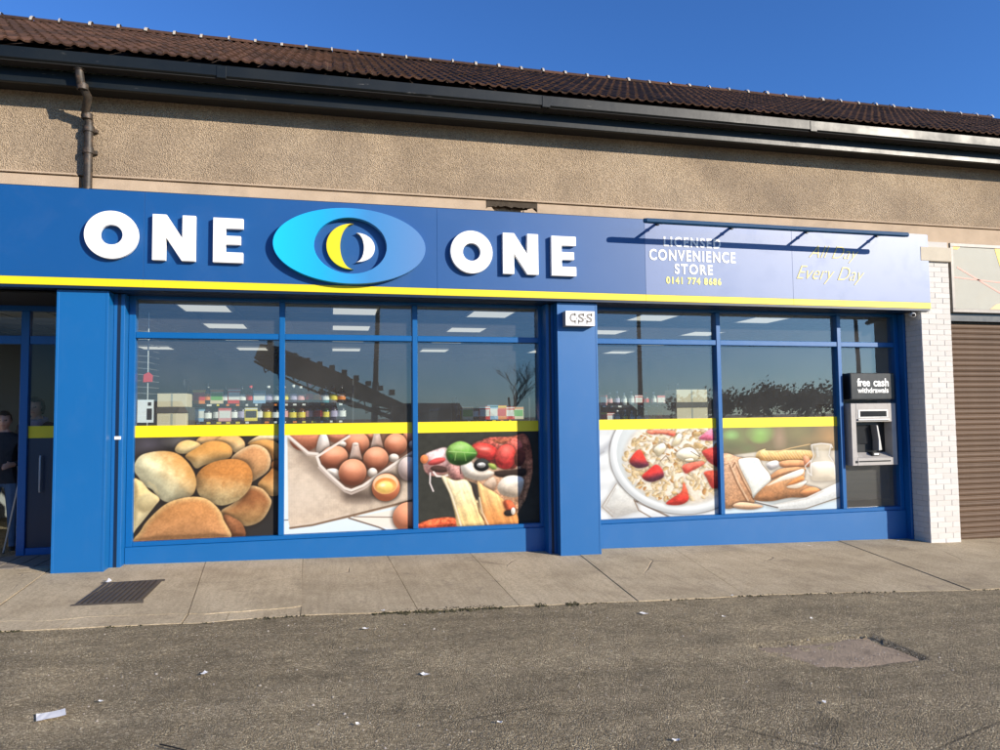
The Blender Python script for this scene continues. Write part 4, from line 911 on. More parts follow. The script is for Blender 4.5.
    p.egg(428, 292, 50, 42, (44, 44, 42), (30, 30, 30), 0, dark=.6); p.egg(426, 294, 28, 18, (196, 196, 192), (120, 118, 116), 0, shadow=0); p.glow(420, 288, 14, 8, (255, 255, 255), 1); B([(470, 285), (510, 290), (522, 322), (488, 322)], (160, 178, 84), (120, 140, 60), shadow=.2)
    for pts, a, b in (([(180, 358), (260, 388), (332, 388), (382, 470), (412, 560), (440, 700), (290, 710), (258, 590), (226, 470)], (246, 226, 176), (232, 192, 122)), ([(402, 400), (442, 432), (522, 482), (602, 562), (640, 600), (650, 700), (476, 710), (428, 600), (412, 500)], (240, 190, 122), (226, 142, 74))):
        sd = B(pts, a, b, mott=.3, grain=.1, R=26, dark=.3); st = fbm((p.U-p.V*.34)*.07, p.V*.006, 6, 3)-.44; p.c *= (1+np.clip(sd/p.px, 0, 1)*st*.55)[..., None]
    p.line([(190, 365), (240, 480), (275, 600), (300, 690)], 10, (252, 238, 206), .8, 3); p.line([(412, 505), (430, 600), (470, 690)], 9, (252, 226, 184), .8, 3)
    B([(366, 420), (392, 430), (404, 500), (392, 520), (372, 470)], (48, 40, 36), shadow=0); p.line([(400, 540), (412, 600), (440, 650)], 8, (80, 50, 36), .8); B([(560, 540), (610, 530), (640, 590), (600, 620)], (220, 98, 60), (180, 70, 44), mott=1); p.egg(596, 612, 30, 20, (36, 30, 28)); p.egg(625, 600, 14, 24, (240, 226, 206))
    return p
def art_cereal():
    p = Paint(30, 870, 70, 692, (230, 232, 228)); B = p.blob; p.c *= (1+.05*np.sin(p.V*.05+p.U*.004)+p.mott*.06)[..., None]
    p.line([(20, 262), (110, 205), (200, 120)], 44, (168, 170, 174), .75, 14); p.line([(20, 275), (110, 222)], 8, (140, 140, 142), .7, 5)
    B([(85, 605), (188, 445), (305, 560), (335, 645), (165, 690)], (214, 214, 206), (196, 192, 182), smooth=False, dark=.1, shadow=.2); p.line([(188, 448), (90, 604), (160, 676)], 5, (150, 134, 118)); p.line([(182, 480), (115, 600), (165, 650)], 4, (170, 156, 142), .8); p.line([(300, 565), (330, 640), (420, 700)], 9, (140, 122, 104)); p.line([(312, 575), (470, 660), (540, 700)], 12, (112, 92, 76), .9, 2); p.line([(330, 585), (490, 660)], 6, (226, 216, 204))
    a = np.linspace(0, 2*math.pi, 40, endpoint=False)
    def el(cx, cy, rx, ry, rot=0): r = math.radians(rot); return [(cx+rx*math.cos(q)*math.cos(r)-ry*math.sin(q)*math.sin(r), cy+rx*math.cos(q)*math.sin(r)+ry*math.sin(q)*math.cos(r)) for q in a]
    B(el(640, 262, 492, 418, 8), (250, 252, 250), (226, 230, 228), R=40, shadow=.6, grain=0, mott=.02, dark=.2); B(el(646, 252, 456, 380, 8), (206, 212, 210), (238, 240, 236), axis=(.8, .5), R=60, shadow=0, grain=0, mott=.03, dark=.06, soft=3)
    B(el(628, 300, 392, 312, 8), (236, 226, 208), (226, 214, 192), R=60, shadow=.15, mott=.2, soft=10, dark=.1)
    r = np.random.default_rng(5)
    for k in range(520):
        q = math.sqrt(r.uniform(0, 1)); t = r.uniform(0, 6.283); x, y = 622+385*q*math.cos(t), 308+285*q*math.sin(t)
        if x > 890 or y < 55: continue
        z = r.uniform(0, 1); c = np.array((228, 188, 122))*(1-z)+np.array((250, 236, 204))*z
        if r.uniform() < .08: c = np.array((204, 146, 84))
        sx = r.uniform(11, 30); sy = sx*r.uniform(.3, .75); th = r.uniform(0, 3.14); ca, sa = math.cos(th), math.sin(th)
        u = ((p.U-x)*ca+(p.V-y)*sa)/sx; v = (-(p.U-x)*sa+(p.V-y)*ca)/sy+0.35*u*u; rr = u*u+v*v
        p.put(.22*(rr < 1.5)*np.clip(1.5-rr, 0, 1), (130, 94, 58)); p.put(np.clip((1-rr)*3, 0, 1), c[None, None, :]*(0.86+.2*np.clip(-v+.2*u, -1, 1)+.25*p.grain)[..., None])
    for pts in ([(588, 252), (640, 212), (702, 212), (744, 272), (690, 314), (620, 292)], [(560, 190), (600, 110), (630, 120), (610, 180)], [(440, 210), (500, 170), (520, 210), (470, 260)], [(650, 290), (700, 285), (705, 305), (660, 306)]): B(pts, (252, 246, 226), (222, 204, 160), shadow=.4, dark=.3)
    p.line([(690, 235), (730, 262), (752, 275)], 6, (70, 52, 40), .8); p.line([(480, 300), (520, 260), (545, 300)], 6, (90, 62, 40), .7)
    S = dict(mott=.5, grain=.2, dark=.32, shadow=.25, hard=4.0, soft=2.5)
    B([(276, 302), (308, 238), (350, 216), (388, 290), (402, 328), (330, 344)], (230, 58, 46), (92, 40, 58), bias=.12, **S); B([(356, 402), (400, 358), (452, 322), (492, 358), (500, 412), (430, 444), (380, 434)], (228, 52, 46), (92, 40, 56), axis=(.3, 1), bias=.1, **S)
    B([(512, 602), (560, 560), (618, 520), (636, 456), (668, 560), (642, 602), (580, 616)], (234, 92, 62), (206, 50, 40), **S); B([(768, 238), (830, 212), (890, 215), (890, 350), (820, 322), (788, 280)], (216, 66, 58), (170, 44, 46), **S); B([(776, 388), (850, 376), (890, 395), (890, 490), (830, 504), (798, 440)], (234, 84, 62), (200, 52, 44), **S)
    B([(634, 332), (760, 308), (778, 330), (700, 372), (648, 392)], (238, 112, 88), (216, 76, 62), **S); B([(406, 78), (572, 84), (574, 124), (500, 106), (418, 106)], (240, 130, 100), (224, 92, 70), **S); B([(748, 142), (810, 88), (842, 78), (854, 152), (800, 158)], (242, 140, 166), (222, 96, 126), **S)
    return p
def art_breakfast():
    p = Paint(30, 840, 80, 690, (120, 110, 82)); B = p.blob
    for x, y, rx, ry, c, a_ in ((110, 140, 130, 90, (126, 150, 92), .9), (100, 130, 60, 40, (150, 200, 116), .9), (300, 120, 110, 80, (150, 196, 104), 1), (290, 165, 70, 40, (140, 186, 92), .8), (90, 215, 120, 60, (96, 100, 72), .9), (210, 230, 70, 50, (108, 120, 80), .8), (430, 160, 60, 120, (176, 146, 120), .8), (560, 120, 120, 80, (140, 134, 92), .7), (790, 160, 140, 140, (190, 146, 98), .9), (640, 180, 100, 60, (156, 132, 92), .6)): p.glow(x, y, rx, ry, c, a_)
    sd = p.sdf([(20, 285), (300, 255), (860, 262), (860, 720), (20, 720)], False); p.put(sd/(p.px*4)+.5, (216, 206, 186)); p.put(np.clip((p.V-560)/90, 0, 1), (206, 224, 230))
    B([(270, 262), (330, 236), (350, 250), (640, 256), (640, 330), (300, 320)], (240, 208, 140), (226, 162, 84), mott=.4, shadow=.2)
    for k in range(34): x = 285+k*10.5; p.line([(x, 258+(k % 3)*6), (x+34, 318)], 3.5, (250, 222, 160) if k % 2 else (196, 136, 70), .7)
    p.line([(400, 262), (500, 236), (640, 210)], 7, (226, 184, 124), .9); B([(330, 345), (400, 322), (425, 360), (360, 392)], (236, 232, 228), (190, 184, 180), shadow=.2)
    B([(425, 335), (500, 322), (590, 330), (640, 372), (540, 380), (440, 372)], (232, 164, 112), (206, 128, 78), mott=.4); B([(350, 440), (430, 384), (580, 376), (600, 400), (480, 424), (372, 458)], (222, 160, 108), (196, 128, 82), mott=.4); B([(590, 300), (625, 300), (640, 360), (600, 370)], (236, 160, 116), (200, 120, 80), shadow=.2)
    B([(20, 284), (140, 290), (182, 330), (246, 600), (180, 628), (20, 632)], (214, 166, 128), (176, 124, 84), mott=.35, grain=.3, axis=(.6, .8), R=60)
    for q in ([(40, 350), (78, 336), (130, 480), (190, 604)], [(104, 360), (120, 330), (170, 460), (236, 596)]): p.line(q, 9, (112, 72, 46), .85, 2); p.line([(a_+12, b_) for a_, b_ in q], 8, (236, 200, 160), .8, 3)
    B([(142, 332), (182, 298), (272, 302), (302, 350), (360, 462), (246, 588), (218, 520)], (244, 246, 238), (222, 224, 212), mott=.1, grain=.1, R=20, dark=.25, rim=(222, 190, 150)); p.glow(250, 330, 30, 16, (176, 196, 206), .6)
    B([(242, 596), (300, 520), (400, 450), (500, 418), (584, 386), (594, 442), (566, 492), (694, 540), (696, 572), (600, 598), (480, 596), (350, 616)], (214, 158, 108), (170, 110, 66), mott=.4, grain=.2, R=50)
    B([(330, 504), (450, 434), (584, 390), (566, 438), (440, 470)], (246, 242, 228), (228, 212, 184), shadow=0, dark=.15, R=15); B([(466, 516), (560, 486), (610, 480), (570, 520), (520, 530)], (246, 240, 226), (224, 200, 170), shadow=.3, dark=.15); B([(470, 500), (570, 440), (590, 470), (520, 500)], (232, 152, 84), (216, 130, 66), shadow=.2); B([(560, 560), (640, 525), (696, 545), (680, 575), (600, 585)], (236, 158, 96), (206, 126, 72), shadow=.2)
    B([(330, 648), (600, 600), (870, 482), (870, 592), (600, 676), (420, 678)], (236, 238, 234), (214, 216, 210), smooth=False, dark=.08, shadow=.25); p.line([(420, 682), (590, 682), (870, 600)], 8, (122, 106, 88), .9); p.line([(380, 640), (600, 610), (720, 560)], 6, (150, 130, 110), .4, 5)
    B([(98, 632), (150, 613), (242, 628), (300, 650), (230, 668), (130, 658)], (238, 196, 156), (196, 146, 106)); p.line([(250, 618), (320, 640), (400, 664)], 9, (96, 88, 82)); p.line([(256, 612), (330, 634), (396, 652)], 4, (226, 224, 220))
    B([(636, 340), (660, 300), (648, 214), (792, 214), (774, 300), (806, 350), (816, 452), (790, 484), (660, 484), (638, 440)], (206, 196, 174), (216, 204, 180), alpha=.72, dark=.25, shadow=.25, grain=.02); B([(640, 356), (720, 340), (804, 356), (814, 452), (790, 480), (660, 480), (641, 442)], (236, 240, 238), (232, 216, 188), dark=.2, shadow=0, grain=.02, bias=-.25)
    p.line([(650, 216), (720, 206), (792, 216), (800, 240)], 6, (244, 242, 236)); p.line([(652, 222), (664, 296), (642, 340), (642, 440)], 5, (250, 250, 248), .8); p.line([(788, 222), (772, 296), (802, 345), (812, 440)], 5, (248, 248, 246), .8); p.line([(690, 240), (696, 300)], 10, (240, 238, 232), .5, 4); p.line([(640, 330), (600, 370), (622, 420), (645, 440)], 8, (230, 228, 222), .8)
    p.put(0.03*np.ones_like(p.U), (240, 232, 216))
    return p

def poster(xa, xb, paint, label, y=GY-0.004):
    P = thing('window_poster', ((xa+xb)/2, y, SILL+0.002), label, 'poster', 'food posters on the shop windows')
    z0, z1 = SILL+0.002, B_BOT-0.001
    p = paint(); c = 255*np.clip(p.c/255, 0, 1)**0.88
    c = (c*6+np.roll(c, 1, 0)+np.roll(c, -1, 0)+np.roll(c, 1, 1)+np.roll(c, -1, 1))/10
    h, w = p.h, p.w; xs = np.linspace(xa, xb, w)-ORG[P.name][0]; zs = np.linspace(z1, z0, h)-ORG[P.name][2]
    X, Z = np.meshgrid(xs, zs); V = np.stack([X, np.zeros_like(X), Z], -1).reshape(-1, 3)
    I = np.arange(h*w).reshape(h, w); Fq = np.stack([I[1:, :-1], I[1:, 1:], I[:-1, 1:], I[:-1, :-1]], -1).reshape(-1, 4)
    me = bpy.data.meshes.new('print'); me.vertices.add(len(V)); me.vertices.foreach_set('co', V.ravel())
    me.loops.add(Fq.size); me.loops.foreach_set('vertex_index', Fq.ravel().astype(np.int32)); me.polygons.add(len(Fq)); me.polygons.foreach_set('loop_start', np.arange(0, Fq.size, 4, dtype=np.int32)); me.update(calc_edges=True)
    s = c/255.0; l = np.where(s <= 0.04045, s/12.92, ((s+0.055)/1.055)**2.4)*POSTER_GAIN
    at = me.color_attributes.new('Col', 'FLOAT_COLOR', 'POINT'); at.data.foreach_set('color', np.concatenate([l.reshape(-1, 3), np.ones((h*w, 1))], 1).astype(np.float32).ravel())
    me.materials.append(MAT['poster']); o = bpy.data.objects.new('print', me); COL.objects.link(o); o.parent = P
    part('yellow_band', MB().box(xa, xb, y-0.001, y+0.002, B_BOT, B_TOP), 'stripe_yellow', P)
POSTER_GAIN = 0.68
poster(cutsL[0], cutsL[1], art_rolls, 'poster of round bread rolls on the window by the wide pillar')
poster(cutsL[2], cutsL[3], art_eggs, 'poster of brown eggs in a carton on sackcloth')
poster(cutsL[4], cutsL[5], art_pizza, 'poster of a pizza slice with stringy cheese and basil')
poster(cutsR[0], cutsR[1], art_cereal, 'poster of a white bowl of cereal with strawberries')
poster(cutsR[2], cutsR[3], art_breakfast, 'poster of sliced bread and a milk jug beside the cash machine')

# ------------------------------------------------------------------ cash machine, small signs, camera
def build_atm():
    y0 = GY-0.16
    xa, zt = PX(850.5, 403.5, y0); xb, zb = PX(898, 464.5, y0); w = xb-xa; h = zt-zb
    A = thing('cash_machine', ((xa+xb)/2, y0, zb), 'grey through the window cash machine below the black sign', 'cash machine')
    fx0, fx1, fz0, fz1 = xa+w*0.11, xb-w*0.10, zb+h*0.12, zb+h*0.70
    b = MB(); b.box(xa, fx0, y0, GY-0.003, zb, zt); b.box(fx1, xb, y0, GY-0.003, zb, zt); b.box(fx0, fx1, y0, GY-0.003, fz1, zt); b.box(fx0, fx1, y0, GY-0.003, zb, fz0)
    part('surround', b, 'atm_grey', A, 0.004)
    part('body', MB().box(xa+.01, xb-.01, GY+0.003, GY+0.6, zb-0.5, zt), 'black', A)
    part('recess', MB().box(fx0, fx1, GY-0.012, GY-0.004, fz0, fz1), 'black', A)
    part('display_panel', MB().box(xa+w*0.15, xb-w*0.18, y0-0.006, y0-0.0005, zt-h*0.235, zt-h*0.10), 'steel', A, 0.002)
    part('display_glass', MB().box(xa+w*0.20, xb-w*0.22, y0-0.009, y0-0.0065, zt-h*0.215, zt-h*0.125), 'screen', A)
    part('ledge_strip', MB().box(xa+w*0.14, xb-w*0.16, y0-0.02, y0-0.0005, zt-h*0.275, zt-h*0.245), 'steel', A, 0.002)
    part('screen', MB().box(fx0+w*.03, fx0+w*0.40, GY-0.03, GY-0.013, fz0+h*0.22, fz1-h*0.05), 'screen', A, 0.003)
    for k in range(4): part('screen_key', MB().box(fx0+w*.005, fx0+w*0.025, GY-0.034, GY-0.013, fz0+h*(0.25+0.08*k), fz0+h*(0.29+0.08*k)), 'steel', A)
    # curved privacy fin that leans over the keypad
    fx = xa+w*0.62
    part('privacy_fin', MB().prism_y([(fx-0.035, fz1-h*.05), (fx-0.005, fz1-h*.06), (fx+0.025, fz1-h*.25), (fx+0.05, fz0+h*0.12), (fx-0.01, fz0+h*0.11), (fx-0.005, fz1-h*.3)], y0+0.02, GY-0.015), 'steel', A, 0.006)
    part('card_slot', MB().box(fx-0.10, fx+0.02, y0+0.035, GY-0.012, fz0+h*0.03, fz0+h*0.085), 'rubber', A, 0.004)
    part('card_slot_light', MB().box(fx-0.075, fx+0.0, y0+0.03, y0+0.035, fz0+h*0.042, fz0+h*0.07), 'white_letter', A)
    part('keypad_shelf', MB().add([(fx0, y0+0.01, fz0+0.0), (fx1, y0+0.01, fz0+0.0), (fx1, GY-0.013, fz0+h*0.08), (fx0, GY-0.013, fz0+h*0.08)], [(0, 1, 2, 3)]), 'atm_grey', A)
    for r in range(3):
        for c in range(3): part('key', MB().box(fx0+0.03+c*0.03, fx0+0.05+c*0.03, y0+0.045+r*0.03, y0+0.063+r*0.03, fz0+0.01+r*0.012, fz0+0.03+r*0.012), 'steel', A, 0.002)
    part('dispenser_slot', MB().box(xa+w*0.14, xb-w*0.16, y0-0.004, y0-0.0005, zb+h*0.055, zb+h*0.075), 'black', A)
    part('badge', MB().box(xa+w*0.06, xa+w*0.12, y0-0.003, y0-0.0005, zb+h*0.04, zb+h*0.08), 'black', A)
    # the box sign over it
    ys = GY-0.16; sa, st = PX(850, 373.5, ys); sb, sbm = PX(895, 399, ys); st = PX(872, 373, ys)[1]; sbm = PX(872, 399.5, ys)[1]
    Sg = thing('cash_sign', ((sa+sb)/2, ys, sbm), 'black box sign reading free cash withdrawals above the cash machine', 'sign')
    part('sign_box', MB().box(sa, sb, ys, GY-0.003, sbm, st), 'black', Sg, 0.006)
    part('sign_face', MB().box(sa+.012, sb-.012, ys-0.004, ys-0.0005, sbm+.012, st-.012), 'black', Sg, 0.001)
    cx = (sa+sb)/2
    ww = (sb-sa)*0.72
    for word, off, wd in (('free', -.29, .40), ('cash', .26, .48)): text_part('lettering', word, 0.155, cx+ww*off, ys-0.0055, st-(st-sbm)*0.37, 'white_letter', Sg, width=ww*wd, offset=0.004, extrude=0.001)
    text_part('lettering', 'withdrawals', 0.105, cx, ys-0.0055, st-(st-sbm)*0.66, 'white_letter', Sg, width=(sb-sa)*0.70, offset=0.002, extrude=0.001)
build_atm()
def build_css():
    y = -0.115; xa, zt = PX(565.2, 310.6, y); xb, zb = PX(595, 326.3, y)
    S = thing('box_sign', ((xa+xb)/2, 0, zb), 'small white box sign with letters C S S high on the middle pillar', 'sign')
    part('sign_box', MB().box(xa, xb, y, -0.0005, zb, zt), 'atm_grey', S, 0.004)
    part('sign_face', MB().box(xa+.004, xb-.004, y-0.004, y-0.0005, zb+.004, zt-.004), 'white_letter', S, 0.001)
    h = zt-zb; cx = (xa+xb)/2
    for k, ch in enumerate('CSS'):
        x = cx+(k-1)*(xb-xa)*0.28+0.01
        text_part('lettering', ch, h*0.78, x, y-0.0055, (zt+zb)/2, 'grey_metal', S, width=h*0.42, offset=0.004, extrude=0.001)
        for zz_, s in ((zt-h*0.24, 1), (zb+h*0.24, -1)):
            xx = x+h*0.17 if s > 0 else x-h*0.17
            if ch == 'C' and s < 0: xx = x+h*0.17
            part('serif', MB().box(xx-0.008, xx+0.008, y-0.0065, y-0.0045, zz_-0.02, zz_+0.02), 'grey_metal', S)
        if k < 2: part('dot', MB().prism_y(ellipse(x+(xb-xa)*0.14, (zt+zb)/2, 0.010, 0.010, 10), y-0.0065, y-0.0045), 'grey_metal', S)
build_css()
def build_cctv():
    x, z = PX(914, 313, -0.02); z = SIGN_BOT-0.09
    C_ = thing('security_camera', (x, 0.0, z), 'tiny white security camera under the right end of the sign', 'camera')
    part('mount', MB().box(x-.02, x+.02, -0.0, 0.04, z+0.04, SIGN_BOT-0.031), 'grey_metal', C_, 0.003)
    part('housing', MB().tube([(x-0.02, -0.03, z), (x+0.03, 0.07, z+0.03)], 0.034, 12), 'white_letter', C_, 0.006, smooth=True)
    part('lens', MB().tube([(x-0.026, -0.042, z-0.003), (x-0.02, -0.03, z)], 0.022, 12), 'black', C_, smooth=True)
build_cctv()

# ------------------------------------------------------------------ downpipe
def build_pipe():
    xb, _ = PX(88.5, 170, WALL_Y-.06); xt, zt = PX(79.5, 66, EAVE_Y+.08)
    zt = PX(80, 66, EAVE_Y+.08)[1]; yw = WALL_Y-0.075
    D = thing('downpipe', (xb, yw, SIGN_TOP), 'old rusty iron downpipe with bent neck on the roughcast wall', 'downpipe')
    z1 = PX(85, 97, yw-.2)[1]; z2 = PX(87, 122, yw)[1]
    path = [(xt, EAVE_Y+.08, zt+0.12), (xt, EAVE_Y+.08, z1+0.20), (xt+0.01, EAVE_Y+.10, z1+0.10), (xt+0.05, EAVE_Y+0.2, z1), (xb-0.02, yw-0.06, z2+0.10), (xb, yw, z2), (xb, yw, z2-0.1), (xb, yw, SIGN_TOP-0.05)]
    part('pipe', MB().tube(path, 0.042, 14), 'pipe', D, smooth=True)
    part('outlet', MB().lathe([(0.0, .06), (.05, .06), (.05, -.02), (.046, -.02)], 14, (xt, EAVE_Y+.08, zt)), 'mortar', D, smooth=True, label='pale worn outlet at the top')
    for (x, y, z) in ((xt, EAVE_Y+.08, z1+0.26), (xt+0.02, EAVE_Y+.12, z1+0.07), (xb-0.012, yw-0.03, z2+0.05), (xb, yw, z2-0.08), (xb, yw, z2-0.32)):
        part('collar', MB().lathe([(.040, -.035), (.055, -.03), (.058, .0), (.055, .03), (.040, .035)], 14, (x, y, z)), 'pipe', D, smooth=True)
    for z in (z2-0.08, z2-0.32):
        part('bracket', MB().box(xb-.075, xb+.075, yw+0.03, WALL_Y-0.001, z-.02, z+.02), 'pipe', D, 0.003)
build_pipe()

# ------------------------------------------------------------------ white brick pier, neighbour's sign and shutter
PIER_Y = -0.03
def build_pier():
    xa, xb = PX(926, 430, PIER_Y)[0]-0.0, PX(956, 430, PIER_Y)[0]
    P = thing('brick_pier', ((xa+xb)/2, PIER_Y, gz(xa)-0.03), 'white painted brick pier between the blue shop and the brown shutter', 'pier')
    zc1 = PX(936, 250, PIER_Y)[1]; zc0 = PX(938, 262, PIER_Y)[1]; zt = 4.0; z0 = gz(xa)-0.02
    part('core', MB().box(xa+.003, xb-.003, PIER_Y+.0025, 0.5, z0, zt), 'brick_mortar', P)
    part('capital', MB().box(xa-.004, xb+.02, PIER_Y-0.045, 0.3, zc0+.0, zc1+.03), 'stone_cap', P, 0.006, label='cream stone block near the top of the pier')
    H = 0.075; BL = 0.215; w = xb-xa; n = int((zt-z0)/H)
    full = MB().box(-BL/2+.0025, BL/2-.0025, 0, 0.10, 0.0022, H-.0022).mesh('brick', 'brick', bevel=0.002)
    half = MB().box(-BL/4+.0025, BL/4-.0025, 0, 0.10, 0.0022, H-.0022).mesh('brick', 'brick', bevel=0.002)
    nb = max(2, round(w/BL)); sc = w/(nb*BL)
    for r in range(n):
        z = z0+r*H
        if zc0-.07 < z < zc1+.03: continue
        if r % 2 == 0: lst = [(full, (i+.5)*BL) for i in range(nb)]
        else: lst = [(half, BL*.25)]+[(full, BL*(i+1)) for i in range(nb-1)]+[(half, nb*BL-BL*.25)]
        for me, x in lst:
            piece('brick', me, P, (xa+x*sc, PIER_Y-random.uniform(0, .004), z), (0, 0, random.uniform(-.006, .006)), (sc, 1, 1))
    side = MB().box(0, 0.012, 0, 0.20, 0.004, H-.004).mesh('brick', 'brick', bevel=0.003)
    for r in range(0, min(n, 48)):
        for y0, ln in (((.006, 1.05), (.222, 0.9)) if r % 2 else ((.006, 0.5), (.112, 1.05), (.328, 0.4))):
            piece('brick', side, P, (xa-.003, PIER_Y+y0, z0+r*H), (0, 0, 0), (1, ln, 1))
    return xa, xb
pxa, pxb = build_pier()
def build_neighbour():
    ys = 0.02
    xa = PX(951, 280, ys)[0]; zt = PX(960, 243.5, ys)[1]; zb = PX(965, 312.5, ys)[1]; xe = 12.4
    S = thing('neighbour_sign', (xa, ys, zb), 'cream shop sign with thin red lines and amber shapes over the shutter', 'shop sign')
    part('panel', MB().box(xa+.05, xe-.05, ys, ys+.1, zb+.05, zt-.05), 'sign_cream', S)
    for a, e, c, d in ((xa, xe, zt-.05, zt), (xa, xe, zb, zb+.05), (xa, xa+.05, zb+.05, zt-.05), (xe-.05, xe, zb+.05, zt-.05)): part('frame', MB().box(a, e, ys-.012, ys+.1, c, d), 'grey_metal', S, 0.003)
    def strip(p, q, w, mat):
        a = np.array(PX(*p, ys-.003)); c = np.array(PX(*q, ys-.003)); d = (c-a)/np.linalg.norm(c-a); nn = np.array([-d[1], d[0]])*w/2
        part('printed_line', MB().prism_y([tuple(a-nn), tuple(c-nn), tuple(c+nn), tuple(a+nn)], ys-.003, ys-.0005), mat, S)
    strip((957, 267), (1012, 300), 0.022, 'sign_red'); strip((954, 277), (1012, 284), 0.018, 'sign_red')
    def shape(pts, mat):
        q = [PX(*p, ys-.003) for p in pts]; part('printed_shape', MB().prism_y(q, ys-.0035, ys-.0005), mat, S)
    shape([(994, 246.8), (1012, 249), (1012, 290), (1001, 270)][::-1], 'sign_amber')
    shape([(990, 309.3), (996, 304.5), (1012, 301), (1012, 310)], 'sign_orange')
    shape([(952.5, 246.5), (960, 247), (957.5, 249.5), (953, 249)][::-1], 'sign_amber')
    # roller shutter: each lath a piece
    y = 0.16; x0 = pxb+0.01; x1 = 12.2; zt2 = PX(965, 322, y)[1]; z0 = G(10, 0)-0.06
    R_ = thing('roller_shutter', (x0, y, z0), 'closed brown roller shutter right of the white pier', 'shutter')
    pitch = 0.078; prof = [(0.0, 0.0), (-0.012, 0.012), (-0.018, 0.034), (-0.012, 0.058), (0.0, 0.068), (0.004, pitch)]
    b = MB(); b.add([(0, py, pz) for py, pz in prof]+[(x1-x0, py, pz) for py, pz in prof], [(i, len(prof)+i, len(prof)+i+1, i+1) for i in range(len(prof)-1)])
    lme = b.mesh('slat', 'shutter', smooth=False)
    n = int((zt2-z0)/pitch)
    for k in range(n): piece('slat', lme, R_, (x0, y+random.uniform(-.002, .002), z0+k*pitch), (random.uniform(-.02, .02), 0, 0))
    part('bottom_rail', MB().box(x0, x1, y-.022, y+.02, z0-.02, z0+.05), 'grey_metal', R_, 0.004)
    part('guide', MB().box(x0-.008, x0+.06, y-.05, y-.022, z0, zt2+.1), 'grey_metal', R_, 0.003)
    part('housing', MB().box(x0, x1, ys+.06, y+.3, zt2, zb-.003), 'black', R_)
    part('backing', MB().box(x0, x1, y+.06, y+.1, z0, zt2), 'black', R_)
    # far pier that closes the neighbour's bay
    B = thing('end_pier', (12.6, 0, -0.4), 'plain rendered pier beyond the brown shutter', 'pier')
    part('shaft', MB().box(12.2, 13.5, -0.02, 0.5, -0.5, 4.0), 'render_band', B, 0.01)
build_neighbour()

# ------------------------------------------------------------------ doorway
DY = 1.15
def build_entrance():
    D = thing('shop_entrance', (-3.7, DY, 0.0), 'recessed blue framed shop doorway with dark glass at far left', 'door')
    xa, xb = -4.7, p1a; zf = -0.005
    part('threshold_floor', MB().box(xa, xb, 0.30, DY+0.2, -0.1, 0.016), 'entry_tile', D)
    # mat tiles with joints
    t = MB().box(-.09, .09, -.09, .09, 0, .012).mesh('floor_tile', 'entry_tile', bevel=0.003)
    for i in range(9):
        for j in range(4): piece('floor_tile', t, D, (xa+.12+i*.195, .40+j*.195, .012))
    fx = PX(24, 430, DY)[0]; ztr = PX(24, 340, DY)[1]; zh = 3.0
    part('post', MB().box(fx-.045, fx+.045, DY-.034, DY+.064, zf, zh-.09), 'blue_frame', D, 0.004)
    part('header', MB().box(xa, xb, DY-.03, DY+.06, zh-.09, zh+.02), 'blue_frame', D, 0.004)
    part('rail', MB().box(xa, fx-.045, DY-.02, DY+.05, ztr-.05, ztr+.05), 'blue_frame', D, 0.004)
    part('rail', MB().box(fx+.045, xb-.0, DY-.02, DY+.05, ztr-.05, ztr+.05), 'blue_frame', D, 0.004)
    part('rail', MB().box(fx+.045, xb, DY-.02, DY+.05, zf, zf+.10), 'blue_frame', D, 0.004)
    part('post', MB().box(xb-.05, xb+.02, DY-.028, DY+.058, zf, zh-.09), 'blue_frame', D, 0.004)
    for a, e, c, d in ((fx+.045, xb-.05, zf+.10, ztr-.05), (fx+.045, xb-.05, ztr+.05, zh-.09), (xa, fx-.045, ztr+.05, zh-.09)):
        part('pane', MB().add([(a, DY+.01, c), (e, DY+.01, c), (e, DY+.01, d), (a, DY+.01, d)], [(0, 1, 2, 3)]), 'door_glass', D)
    zb1, zb0 = PX(40, 426, DY)[1], PX(40, 438, DY)[1]
    part('yellow_band', MB().box(fx+.046, xb-.051, DY+.004, DY+.007, zb0, zb1), 'stripe_yellow', D)
    part('dark_film', MB().box(fx+.046, xb-.051, DY+.0045, DY+.007, zf+.101, zb0-.001), 'dark_blue', D)
    part('pull_handle', MB().tube([(fx+.20, DY-.05, .75), (fx+.20, DY-.06, .78), (fx+.20, DY-.06, 1.15), (fx+.20, DY-.05, 1.18)], .012, 8), 'steel', D, smooth=True)
    part('side_wall', MB().box(xb-.02, xb+.1, WY+.12, DY-.03, zf, zh), 'blue_paint', D)
    part('recess_ceiling', MB().box(xa, xb, .12, DY-.04, zh-.03, zh-.012), 'dark_and_shade', D)
build_entrance()

